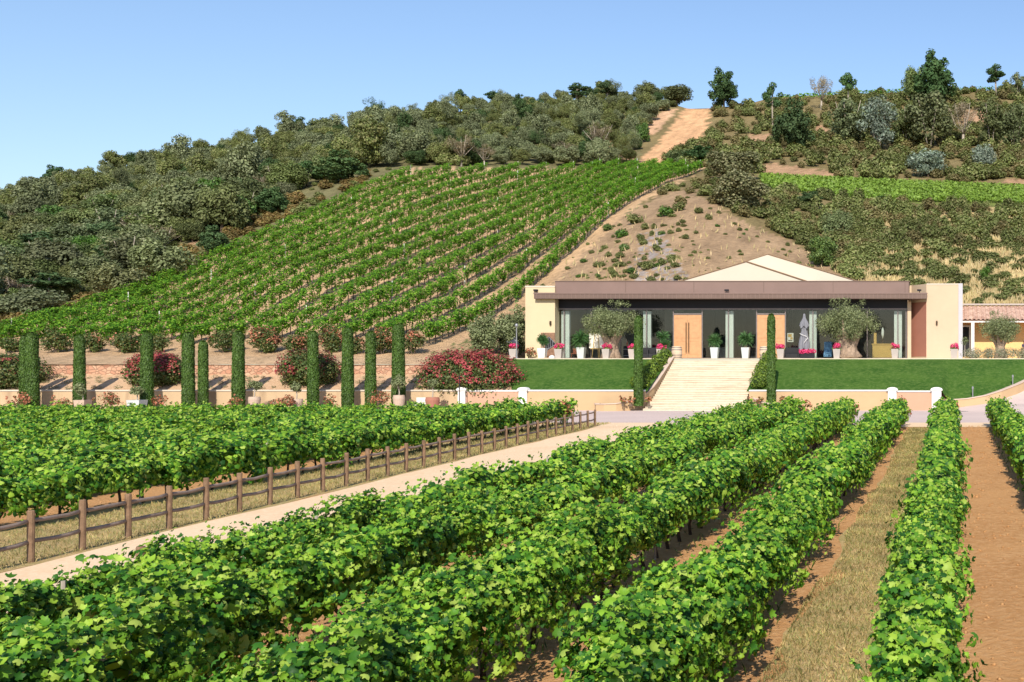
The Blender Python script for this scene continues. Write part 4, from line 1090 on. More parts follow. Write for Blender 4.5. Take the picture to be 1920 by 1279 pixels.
# ------------------------------------------------------------------ cypresses
def cypress(px, d, top, wpx, label, z0=0.0, base=None):
    x = wx(px,d); h = wz(top,d)-z0; r = wpx*d/F/2*.9
    t = thing('column_cypress', label, 'cypress', (x,d,z0), group='clipped column cypresses')
    sd_ = random.randint(0,9999); nz = noise1(20,.5,sd_)
    def rad(z): 
        q = z/h
        return r*(1.02-.16*q)*(1 if q < .93 else math.sqrt(max(.03,1-((q-.93)/.075)**2)))*(1+.05*float(nz(z)))
    n = int(h*r*2*math.pi*420)
    z = rng.random(n)*h; a = rng.random(n)*2*math.pi
    rr = np.array([rad(q) for q in z])*(.9+.13*rng.random(n))
    P = np.stack([rr*np.cos(a), rr*np.sin(a), z],-1)
    N = np.stack([np.cos(a), np.sin(a), .25+0*a],-1)+.5*rng.normal(size=(n,3))
    # sprays point upward
    up = np.array([0,0,1.0])+.35*rng.normal(size=(n,3)); N = unit(N); bt = np.cross(up,N)
    part = (leafgeo(P,N,.11*(.6+.8*rng.random(n)),L_FAR[0]*np.array([1.5,.7,1]),roll=np.cross(np.cross(N,up),N)*0+bt), L_FAR[1])
    k = int(60*r*r*40); aa = rng.random(k)*2*math.pi; q = np.sqrt(rng.random(k))*r*.42
    P2 = np.stack([q*np.cos(aa), q*np.sin(aa), h*(.985+.02*rng.random(k))],-1)
    part2 = (leafgeo(P2, np.array([0,0,1.])+.5*rng.normal(size=(k,3)), .18*np.ones(k), L_FAR[0]), L_FAR[1])
    np_obj('foliage', [part, part2], M['cypress'], t)
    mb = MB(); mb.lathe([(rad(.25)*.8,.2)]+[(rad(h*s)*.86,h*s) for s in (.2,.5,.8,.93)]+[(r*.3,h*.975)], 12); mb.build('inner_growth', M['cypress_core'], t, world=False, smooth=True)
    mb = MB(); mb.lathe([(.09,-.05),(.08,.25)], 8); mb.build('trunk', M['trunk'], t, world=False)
for px, d, top, wpx, lb in (
  (46.5,88.0-.9,629,20,'column cypress tucked behind the leftmost one'),(60,86.6,624,25,'leftmost tall column cypress against the beige wall'),(149,87,629,22,'column cypress behind the potted olive in a square pot'),
  (275.5,87,624,24,'column cypress beside the blue and white pot, left part of the first red shrub'),(353,87,624,24,'column cypress just right of the first red flowering shrub'),(381,87.1,640,19,'shortest slim column cypress, close right of a taller one'),
  (447,87,622,24,'column cypress between the short slim one and the second red shrub'),(587,87,622,22,'column cypress standing in front of the middle of the second red shrub'),(652,87,616,23,'column cypress at the right end of the second red shrub'),
  (695,87.1,622,21,'slim column cypress midway between two taller ones, right of the second red shrub'),(747,87,609,26,'tallest column cypress, behind the potted olive with round clay pot'),
  (1197,87.5,594,18,'slim column cypress left of the stone stairs'),(1446,87.5,590,18,'slim column cypress right of the stone stairs')):
    cypress(px, d, top, wpx, lb, z0=0.015 if px < 1100 else .4)
# ------------------------------------------------------------------ potted olives along the beige wall
def potted_olive(px, d, topy, boty, wpx, poty, label, pot='pot', square=False, pw=.42, dark=False):
    x = wx(px,d)
    t = thing('potted_olive', label, 'potted tree', (x,d,.015), group='potted olive trees by the beige wall')
    zt, zb, hp = wz(topy,d)-.015, wz(boty,d)-.015, wz(poty,d)-.015
    mb = MB()
    if square: mb.taper(pw*1.55,pw*1.9,hp)
    else: mb.lathe([(pw*.55,0),(pw*.85,hp*.35),(pw,hp*.8),(pw*.92,hp),(pw*.8,hp),(pw*.78,hp-.08)], 18)
    mb.build('pot', M[pot], t, world=False)
    mb = MB(); mb.tube([(0,0,hp-.1),(.03,0,(hp+zb)/2),(-.02,.02,zb+.25)], [.05,.04,.035], 7)
    for k in range(4):
        a = k*1.6; mb.tube([(-.02,.02,zb+.15),(.25*math.cos(a),.25*math.sin(a),zb+.5)], [.03,.012], 5)
    mb.build('trunk', M['greywood'], t, world=False)
    w_ = wpx*d/F; hgt = zt-zb
    np_obj('crown', [crown([(a,b,zb+c,r) for a,b,c,r in blob_clumps(w_,hgt,18,0,(.14,.24),seed=int(px))], 330, .115, L_FAR, up=.5)], M['olive'], t)
potted_olive(155,85.6,714,745,27,750,'potted olive in a square pale pot before the second cypress from the left',square=True)
potted_olive(257,86,724,742,24,750,'thin potted olive left of a cypress in a square pot with blue and white glaze',pot='potwhite',square=True,pw=.5)
potted_olive(477,86,709,731,29,744,'potted olive in a round pot right of the seventh cypress')
potted_olive(556,86,714,736,28,748,'potted olive with tufty crown left of the cypress before the second red shrub',pw=.45)
potted_olive(748,85.6,704,733,29,741,'potted olive in a wide pale clay pot before the tallest cypress',pw=.42)
potted_olive(811,86,711,727,22,745,'potted olive with small round clipped crown beside the white bench',pot='clay_and_shade',pw=.5)
# ------------------------------------------------------------------ shrubs
def shrub(name, label, cat, loc, w_, h_, leaf, flower=None, fl=.35, n=16, dens=70, s=.16, seed=0, group=None, stem=True, tm=L_FAR, flname='flowers', fs=.13, dy=1.0):
    t = thing(name, label, cat, loc, group=group)
    cl = blob_clumps(w_, h_, n, 0, (.15,.25), seed=seed+1)
    cl = [(a,b*dy,c,r) for a,b,c,r in cl]
    rs = random.Random(seed+3); cl += [(rs.uniform(-.5,.5)*w_,rs.uniform(-.3,.3)*w_*dy,h_*rs.uniform(.5,1.02)*(1-.25*abs(q)),min(w_,h_)*rs.uniform(.07,.14)) for q in (-.9,-.5,-.2,.1,.4,.7,.9)]
    np_obj('foliage', [crown(cl, dens, s, tm, up=.35)], leaf, t)
    if flower:
        P, N = crown_pts([(a,b,c+r*.12,r*1.02) for a,b,c,r in cl if c > h_*.3 or b < 0], dens*.9, up=.6, shell=.1)
        keep = (P[:,2] > h_*.35) & (noise3(P, seed) > 1-fl*1.35)
        if keep.sum() > 30: setkind(np_obj(flname, [(leafgeo(P[keep],N[keep],fs*(.7+.6*rng.random(keep.sum())),L_MID[0]),L_MID[1])], flower, t), 'stuff')
    if stem:
        mb = MB()
        for k in range(4):
            a = k*1.7+seed; mb.tube([(.08*math.cos(a),.08*math.sin(a),-.08),(.3*w_*.5*math.cos(a),.3*w_*.5*math.sin(a),h_*.5)], [.04,.015], 5)
        mb.build('stems', M['trunk'], t, world=False)
    return t
def noise3(P, seed):
    r = np.random.default_rng(seed+77); out = np.zeros(len(P))
    for _ in range(6):
        k = r.normal(size=3)*2.6; out += np.sin(P@k + r.uniform(0,6.28))
    return .5+.5*np.clip(out/3.2,-1,1)*.9 + .12*r.normal(size=len(P))
# big red-flowering shrubs on the planted bank
def bank_z(d): return 1.42+1.25*min(1,max(0,(d-88.5)/3.75))
for px, d, pw, ph, lb, fl in ((18,90,150,50,'dark green shrub at the far left of the planted bank',.06),(292,90,118,56,'first red flowering shrub, behind two cypresses on the bank',.36),
      (580,90,130,60,'second red flowering shrub, behind the slim cypress on the bank',.27)):
    h_ = ph*d/F; t = shrub('flowering_shrub', lb, 'shrub', (wx(px,d),d,bank_z(d)-.1), pw*d/F, h_, M['oleander'], M['redflower'], fl, n=38, dens=85, s=.17, seed=int(px), group='red flowering shrubs on the bank', dy=.55)
d = 90.2
t = shrub('flowering_shrub', 'largest shrub thick with red flowers, beside the left edge of the lawn', 'shrub', (wx(884,d),d,1.35), 190*d/F, 50*d/F, M['oleander'], M['redflower'], .36, n=70, dens=85, s=.17, seed=5, group='red flowering shrubs on the bank', dy=.5)
t = shrub('flowering_shrub', 'small bright red shrub at the top left corner of the lawn', 'shrub', (wx(938,95),95,2.9), 46*95/F, 32*95/F, M['brightgreen'], M['redflower'], .5, n=14, dens=80, s=.15, seed=8, group='red flowering shrubs on the bank')
# rounded shrubs in a row at the foot of the hill vineyard
names = ['small','round','wide','low','bushy','dense','rusty','tall','loose','spreading','rosy','dark']
places = ['left of the leftmost cypress','right of the leftmost cypress','right of the second single cypress','left of the fourth cypress','between two cypresses near the first red shrub','right of the short slim cypress','right of the seventh cypress','left of the eighth cypress','right of the eighth cypress','right of the ninth cypress','left of the tallest cypress','right of the tallest cypress']
for i, (px, pw, ph, tip) in enumerate(((22,34,28,.1),(107,44,40,.08),(172,36,34,.1),(235,50,34,.08),(302,32,36,.25),(421,44,40,.15),(497,50,44,.35),(553,42,36,.12),(620,44,44,.35),(666,30,30,.3),(716,46,46,.45),(775,36,40,.35))):
    g = ground_at_px(px, 661 if i < 9 else 664); 
    shrub('rounded_shrub', 'rounded shrub below the hill vines, %s' % places[i], 'shrub', tuple(g-np.array([0,0,.05])), 1.25*pw*g[1]/F, 1.15*ph*g[1]/F, M['oleander'], M['orangetip'], tip*.8, n=20, dens=110, s=.16, seed=40+i, group='rounded shrubs at the foot of the hill vineyard', flname='reddish_tips')
# rose bushes
for i, (px, py, d, w_, h_, wh) in enumerate(((34,762,85,40,26,'below the leftmost cypress'),(118,764,85,36,24,'between the two leftmost cypresses'),(205,763,85,44,30,'right of the square potted olive'),(297,760,85,30,26,'right of the cypress by the glazed pot'),
      (440,760,85,26,22,'in front of the seventh cypress'),(530,762,85,44,22,'left of the tufty potted olive'),(618,762,85,30,24,'left of the ninth cypress'),(712,760,85,40,34,'between the tenth and the tallest cypress'))):
    shrub('rose_bush', 'reddish rose bush at the wall foot %s' % wh, 'rose bush', (wx(px,d),d,.015), w_*d/F, max(.9,wz(py-h_,d)), M['oleander'], M['orangetip'], .6, n=9, dens=60, s=.12, seed=90+i, group='rose bushes along the beige wall', flname='blooms')
for i, (x, lb) in enumerate(((-22.6,'red tipped rose bush at the end of the first vine row left of the path'),(-11.6,'red tipped rose bush ending the vine row beside the path'),(-8.95,'rose bush at the far end of the second vine row from the path'),(-6.1,'rose bush at the far end of the third vine row from the path'),(-3.2,'tall reddish rose bush at the end of the fourth vine row from the path'),(-.4,'rose bush ending the row between grass and bare soil'))):
    shrub('rose_bush', lb, 'rose bush', (x+.25,67.2,.0), 1.15, 1.55+(.3 if i==4 else 0), M['oleander'], M['orangetip'], .5, n=12, dens=60, s=.12, seed=110+i, group='rose bushes at the ends of the vine rows', flname='blooms')
t = shrub('rose_bush', 'pinkish climbing bush against the left end wall of the winery', 'rose bush', (wx(993,100.5),100.5,ZT), 1.0, 1.0, M['oleander'], M['orangetip'], .7, n=9, dens=60, s=.12, seed=140, flname='blooms')
# grey tufts planted on the bank
protos = [crown([(0,0,.08,.2),(.1,.05,.1,.15),(-.1,0,.06,.16)],150,.16,L_LONG,up=1.0) for _ in range(3)]
pm = [np_mesh('bank_tuft', [p], M['tuft']) for p in protos]
i = 0
for px in np.arange(-30,800,15.5):
    for py in (705.5,713.5,722):
        qx = px+random.uniform(-5,5)+(7 if py == 713.5 else 0); qy = py+random.uniform(-2,2)
        if 235 < qx < 345 or 515 < qx < 640 or qx < 0 and random.random() < .5 or random.random() < .15: continue
        d = 88.6+(726-qy)/26*3.6
        o = link(bpy.data.objects.new('bank_tuft', pm[i%3])); i += 1
        o.location = (wx(qx,d), d, bank_z(d)-.02); o.rotation_euler = (0,0,random.uniform(0,6)); s = random.uniform(.8,1.35); o.scale = (s,s,s*.9)
        tag(o, 'small grey green tuft planted on the bare bank above the beige wall', 'ground plant', 'grey tufts on the planted bank')
# clipped balls beside the stairs
def d_on_lawn(py):
    return float(np.interp(-py, [-(HY-(lawn_z(q)-CAMZ)*F/q) for q in np.linspace(88.55,96.4,40)], np.linspace(88.55,96.4,40)))
ordn = ['lowest','second lowest','middle','second highest','highest']
for side, pts in (('left',((1225,727,19),(1233,710,17),(1239,697,16),(1241,685,15),(1247,674,14))),('right',((1424,727,19),(1428,711,17),(1430,699,16),(1432,688,15),(1434,677,14)))):
    for k, (px,py,r) in enumerate(pts):
        d = d_on_lawn(py); R = r*d/F*.98; x = wx(px,d)
        if side == 'left': x = min(x, -23.05-.17-R*.75)
        else: x = max(x, -15.6+.17+R*.75)
        t = thing('clipped_ball', '%s clipped yellow green ball shrub on the %s side of the stairs' % (ordn[k], side), 'ball shrub', (x,d,lawn_z(d)), group='clipped balls beside the stairs')
        n = int(900*R/.7); dr = unit(rng.normal(size=(n,3))); P = dr*R*(.86+.2*rng.random((n,1)))*(1+.06*np.sin(dr@np.array([5,3,4])+k))[:,None]; P[:,2] = P[:,2]*.85+R*.6
        P = P[P[:,2] > 0]; dr = dr[:len(P)]
        np_obj('foliage', [(leafgeo(P, unit(P-np.array([0,0,R*.6]))+.55*rng.normal(size=P.shape), .11*(.6+.8*rng.random(len(P))), L_FAR[0]),L_FAR[1])], M['box'], t)
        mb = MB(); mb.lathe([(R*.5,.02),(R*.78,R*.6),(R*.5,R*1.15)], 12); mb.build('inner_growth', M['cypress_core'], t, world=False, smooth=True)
# planting at the foot of the stair-side cypresses
for px, d, lb in ((1168,86.9,'thin flowering plant in the curved planter left of the cypress'),(1183,86.9,'low green plant in the curved planter close left of the cypress'),(1216,87.6,'thin stemmed plant right of the left stair cypress'),(1468,87.2,'white flowered plant right of the right stair cypress'),(1425,87.2,'thin flowering plant left of the right stair cypress')):
    shrub('planter_plant', lb, 'plant', (wx(px,d),d,.44), .55, .7, M['box'], M['orangetip'], .6, n=6, dens=60, s=.1, seed=int(px), group='plants in the curved planters', flname='blooms')
# ------------------------------------------------------------------ olive trees
def olive_tree(label, loc, w_, h_, hb, tr, seed, dens=105, s=.15, group=None, knots=True):
    """hb: height where the crown starts, tr: trunk radius at the foot"""
    t = thing('olive_tree', label, 'olive tree', loc, group=group)
    r = random.Random(seed); mb = MB()
    for k in range(5):
        a = k*1.2566+r.uniform(-.3,.3); o = tr*.55
        mb.tube([(o*1.5*math.cos(a),o*1.5*math.sin(a),-.05),(o*.9*math.cos(a+.3),o*.9*math.sin(a+.3),hb*.35),(o*.8*math.cos(a+.6),o*.8*math.sin(a+.6),hb*.7),(w_*.16*math.cos(a+.5),w_*.12*math.sin(a+.5),hb*1.05),(w_*.28*math.cos(a+.4),w_*.2*math.sin(a+.4),hb+(h_-hb)*.5)],
                [tr*.75,tr*.55*r.uniform(.8,1.2),tr*.55,tr*.32,.04], 9)
    mb.build('trunk', M['olivebark'], t, world=False, smooth=True)
    cl = [(a,b,c+hb,q) for a,b,c,q in blob_clumps(w_*1.18,h_-hb,80,-.3,(.08,.15),seed=seed)]
    cl += [(r.uniform(-.3,.3)*w_,r.uniform(-.2,.2)*w_,h_-r.uniform(0,.25),w_*.07) for _ in range(5)]
    np_obj('crown', [crown(cl, dens, s, L_LONG, up=.35), crown(cl, dens*.45, s*.8, L_FAR, up=.35)], M['olive'], t)
    return t
d = 98.2
olive_tree('old olive tree with thick pale trunk left of the stairs on the terrace', (wx(1146,d),d,ZT), 102*d/F, 106*d/F, 42*d/F, .58, 3)
olive_tree('broad old olive tree with split trunk right of the stairs on the terrace', (wx(1590,d),d,ZT), 108*d/F, 110*d/F, 36*d/F, .80, 9)
d = 103.5
olive_tree('dense rounded olive tree before the tiled outbuilding', (wx(1875,d),d,ZT), 76*d/F, 88*d/F, 34*d/F, .45, 14)
d = 97.5
t = thing('standard_topiary', 'small ball topiary on a thin stem at the right corner of the winery', 'topiary', (wx(1809,d),d,ZT-.05))
mb = MB(); mb.tube([(0,0,-.1),(0,0,1.15)], .025, 6); mb.build('trunk', M['greywood'], t, world=False)
np_obj('crown', [crown([(0,0,1.5,.36),(.05,0,1.6,.3),(-.06,.02,1.42,.3)],180,.12,L_LONG)], M['olive'], t)
for i, (px, w_, h_) in enumerate(((1826,52,22),(1856,44,25),(1884,48,22),(1912,46,22),(1944,50,22))):
    d = 99.0
    shrub('lavender_bush', ['lavender bush right of the small ball topiary','grey lavender bush left of the outbuilding olive trunk','lavender bush below the outbuilding olive trunk','lavender bush in front of the van','lavender bush at the right edge of the photo'][i], 'lavender', (wx(px,d),d,ZT-.1), w_*d/F, h_*d/F, M['lavender'], None, n=16, dens=110, s=.15, seed=150+i, group='lavender hedge before the outbuilding', tm=L_LONG)
for i, (px, d, w_, h_, lb) in enumerate(((910,99,60,74,'grey green olive bush left of the winery, nearest the vines'),(945,101,60,80,'taller grey green olive bush beside the left end wall'),(974,104,44,100,'dark olive bush tucked against the left end wall'))):
    z = ground_z(wx(px,d),d)
    shrub('olive_bush', lb, 'olive bush', (wx(px,d),d,z-.1), w_*d/F, h_*d/F, M['olive'], None, n=40, dens=150, s=.15, seed=160+i, group='olive bushes left of the winery')
t = thing('young_cypress', 'narrow young cypress rising above the olive bushes', 'cypress', (wx(969,106),106,ground_z(wx(969,106),106)))
np_obj('foliage', [crown([(0,0,z,.38-.05*z) for z in np.linspace(.3,4.6,12)],120,.14)], M['brightgreen'], t)
mb = MB(); mb.lathe([(.05,0),(.04,.4)],6); mb.build('trunk', M['trunk'], t, world=False)

# ------------------------------------------------------------------ vine rows
trunk_meshes = []
for k in range(5):
    mb = MB(); r = random.Random(k)
    mb.tube([(0,0,-.05),(r.uniform(-.06,.06),r.uniform(-.05,.05),.22),(r.uniform(-.08,.08),r.uniform(-.1,.1),.45),(r.uniform(-.06,.06),r.uniform(-.16,.16),.72)], [.045,.034,.032,.025], 6)
    o = mb.build('vine_trunk', M['bark'], None, smooth=True); trunk_meshes.append(o.data); bpy.data.objects.remove(o)
mb = MB(); mb.tube([(0,0,-.05),(0,0,1.25)], .028, 6); o = mb.build('trellis_post', M['greywood']); post_mesh = o.data; bpy.data.objects.remove(o)
SUNB = np.array([sun_to.x, sun_to.y, sun_to.z])
def row_leaves(y0, y1, per_m, size, tmpl, seeds, fx, fz, hw=.40, top=1.40, bot=.43, shoots=True, spread=1.0, tufts=13.0):
    n = int((y1-y0)*per_m)
    y = rng.uniform(y0, y1, n)
    nw, ntp, nb = noise1(200,.55,seeds), noise1(200,.5,seeds+1), noise1(200,.7,seeds+2)
    n4, n5 = noise1(200,2.6,seeds+3), noise1(200,.9,seeds+4)
    # leaves gather in tufts that stand off the hedge, with hollows between them
    nc = max(4,int((y1-y0)*tufts)); yc = rng.uniform(y0,y1,nc); tc = rng.uniform(-.30*math.pi,1.30*math.pi,nc); oc = 1+.20*rng.normal(size=nc)
    pick = rng.integers(nc,size=n); intuft = rng.random(n) < .72
    sg = .55/math.sqrt(tufts/10.0)*.28
    y = np.where(intuft, yc[pick]+sg*rng.normal(size=n), y)
    th = np.where(intuft, tc[pick]+sg/hw*.9*rng.normal(size=n), rng.uniform(-.35*math.pi,1.35*math.pi,n))
    c, s = np.cos(th), np.sin(th)
    e = .72
    ex = np.sign(c)*np.abs(c)**e; ez = np.sign(s)*np.abs(s)**e
    rho = np.where(intuft, oc[pick]-.30*np.abs(rng.normal(size=n)), .80-.30*rng.random(n))
    rho = np.clip(rho,.25,1.5)
    nw_, nt_, nb_, n4_ = nw(y), ntp(y), nb(y), n4(y)
    W_ = hw*(1+.34*nw_+.18*n4_); T_ = top+.19*nt_+.12*n4(y+40)-.03; B_ = bot+.2*nb_
    x = ex*W_*rho + .06*n5(y+11); z = (T_+B_)/2 + ez*(T_-B_)/2*rho
    P = np.stack([x,y,z],-1)
    top_ = np.clip(s,0,1)[:,None]
    N = np.stack([c, .0*c, s+.1],-1) + SUNB*(.08+.75*top_) + .46*rng.normal(size=(n,3))
    S = size*(.45+.85*rng.random(n))
    if shoots:
        m = int((y1-y0)*2.6*spread); PS=[]; NS_=[]; SS=[]
        for _ in range(m):
            yy = rng.uniform(y0,y1); side = rng.uniform(-1,1); L = rng.uniform(.15,.42)
            b = np.array([side*hw*.7, yy, top+.1*float(ntp(yy))-.12*abs(side)])
            dr = unit(np.array([side*.8, rng.uniform(-.6,.6), rng.uniform(.25,1.0)]))
            for q in np.linspace(.1,1,7):
                PS.append(b+dr*L*q+np.array([0,0,-.25*L*q*q])+rng.normal(size=3)*.035); NS_.append(rng.normal(size=3)*.7+np.array([0,0,.5])+SUNB*.4); SS.append(size*(1.0-.5*q)*rng.uniform(.7,1.1))
        if PS: P = np.concatenate([P,np.array(PS)]); N = np.concatenate([N,np.array(NS_)]); S = np.concatenate([S,np.array(SS)])
    P[:,0] += fx; P[:,2] += np.where(P[:,1] < 66, -GS*(66-P[:,1]), 0) if fz is None else fz(P[:,1])
    if tmpl is L_NEAR:
        h = rng.random(len(P)) < .45
        V = leafgeo(P,N,S,L_NEAR[0]); V[h] = leafgeo(P[h],N[h],S[h],L_CURL[0])
        return (V, L_NEAR[1])
    return (leafgeo(P,N,S,tmpl[0]), tmpl[1])
def vine_row(x, y0, y1, label, zones, seed, group, trunks=True, hw=.40, top=1.40, bot=.34):
    t = thing('vine_row', label, 'vine row', (x,y0,gz(y0)), group=group)
    parts = []
    for a, b, per, sz, tm in zones:
        a, b = max(a,y0), min(b,y1)
        if b > a: parts.append(row_leaves(a,b,per,sz,tm,seed,0,lambda y: np.where(y<66,-GS*(66-y),0)-gz(y0),hw=hw,top=top,bot=bot))
    for i in range(len(parts)): parts[i] = (parts[i][0]-np.array([0,y0,0]), parts[i][1])
    np_obj('foliage', parts, M['vine'], t)
    # the dark leafy inside of the hedge
    n = int((y1-y0)*60); P = np.stack([np.clip(rng.normal(size=n),-1.6,1.6)*.13, rng.uniform(0,y1-y0,n), rng.uniform(.55,1.12,n)],-1); P[:,2] += np.where(P[:,1]+y0<66,-GS*(66-P[:,1]-y0),0)-gz(y0)
    np_obj('inner_leaves', [(leafgeo(P, rng.normal(size=(n,3)), np.full(n,.2), L_MID[0]), L_MID[1])], M['vine'], t)
    if trunks:
        ny = int((y1-y0)/1.0); step = (y1-y0-.6)/min(ny,72)
        for k in range(min(ny,72)+1):
            y = .3+k*step
            o = link(bpy.data.objects.new('vine_trunk', random.choice(trunk_meshes)), t); o.location = (random.uniform(-.05,.05), y+random.uniform(-.1,.1), gz(y0+y)-gz(y0)); o.rotation_euler = (0,0,random.uniform(0,6.3)); o.scale = (1,1,random.uniform(.9,1.1))
        for k in range(int((y1-y0)/6)+1):
            o = link(bpy.data.objects.new('trellis_post', post_mesh), t); o.location = (0,min(k*6+.1,y1-y0),gz(y0+k*6)-gz(y0))
    return t
near = [(0,13,1500,.102,L_NEAR),(13,24,1150,.106,L_NEAR),(24,42,720,.125,L_MID),(42,80,440,.155,L_MID)]
RX = [2.44,-.38,-3.18,-6.02,-8.86,-11.45]
RL = ['vine row at the right edge of the photo beyond the bare soil','vine row between the grass aisle and the bare soil aisle','wide vine row on the left side of the grass aisle','vine row second left of the grass aisle, trunks showing below','vine row next but one from the sandy path','vine row right beside the sandy path, opposite the wooden fence']
for i, x in enumerate(RX):
    y0 = [6,4.6,5.0,5.6,6.5,9.0][i]
    vine_row(x, y0, 66.3 if i else 67.5, RL[i], near, 300+10*i, 'vine rows in the foreground plot', hw=[.46,.46,.56,.60,.58,.42][i], top=1.50 if i < 5 else 1.34)
left = [(0,34,720,.122,L_MID),(34,80,430,.15,L_MID)]
leftfar = [(0,80,270,.19,L_FAR)]
lw_ = ['first','second','third','fourth','fifth','sixth','seventh','eighth','ninth','tenth','eleventh','twelfth','thirteenth','fourteenth']
for i in range(14):
    x = -22.5-2.76*i
    y0 = max(18, 2200*(-x)/(1787+90))
    if y0 > 64: break
    vine_row(x, y0, 68.5+.3*math.sin(i), '%s vine row counted from the wooden fence, left plot' % lw_[i], left if i < 3 else leftfar, 500+10*i, 'vine rows in the left plot', trunks=i < 2, hw=.52, top=1.36 if i < 2 else 1.18, bot=.18)
# hillside rows
NH = 13
hz_top = lambda x: float(np.interp(x,[-91,-80,-68,-55,-45],[197,214,226,223,209]))
def hz_bot(x):
    ds = np.linspace(93,118,120); py = [HY-(ground_z(x,q)-CAMZ)*F/q for q in ds]
    return float(np.interp(-652.0, [-v for v in py], ds))
wp = None
for i in range(NH):
    x = -91+46*i/(NH-1); y0, y1 = hz_bot(x), hz_top(x)
    lab = 'leftmost' if i == 0 else 'rightmost' if i == NH-1 else None
    lb = ('%s vine row climbing the hill' % lab) if lab else ('vine row climbing the hill, %s from the right' % (['','second','third','fourth','fifth','sixth','seventh','eighth','ninth','tenth','eleventh','twelfth'][NH-1-i]))
    ysamp = np.linspace(y0,y1,160); zs = np.array([ground_z(x,y) for y in ysamp])
    t = thing('hill_vine_row', lb, 'vine row', (x,y0,float(zs[0])), group='vine rows climbing the hillside')
    fz = lambda y: np.interp(y,ysamp,zs)
    parts = []
    for a,b,per,sz in ((0,140,360,.20),(140,180,300,.21),(180,240,230,.23)):
        a,b = max(a,y0),min(b,y1)
        if b > a: parts.append(row_leaves(a,b,per,sz,L_FAR,700+10*i,0,fz,hw=.50,top=1.85,bot=.42,spread=1.6,tufts=7.0))
    parts = [(V-np.array([0,y0,zs[0]]),Ft) for V,Ft in parts]
    np_obj('foliage', parts, M['vinefar'], t)
    mb = MB()
    for y in np.arange(y0+.4,y1,1.25):
        z = float(fz(y)); yy = y+random.uniform(-.15,.15); q = random.uniform(-.08,.08)
        mb.tube([(x,yy,z-.1),(x+q,yy,z+.75)], .045, 4, cap=False)
    o = mb.build('vine_trunks', M['bark'], t); setkind(o,'stuff')
    if wp is None:
        mb = MB(); mb.tube([(0,0,-.1),(0,0,1.95)], .04, 6); o = mb.build('trellis_post', M['stake']); wp = o.data; bpy.data.objects.remove(o)
    for y in list(np.arange(y0+8+i%4*9,y1-3,46.0))+[y1-.1]:
        o = link(bpy.data.objects.new('trellis_post', wp), t); o.location = (0,y-y0,float(fz(y)-zs[0]))

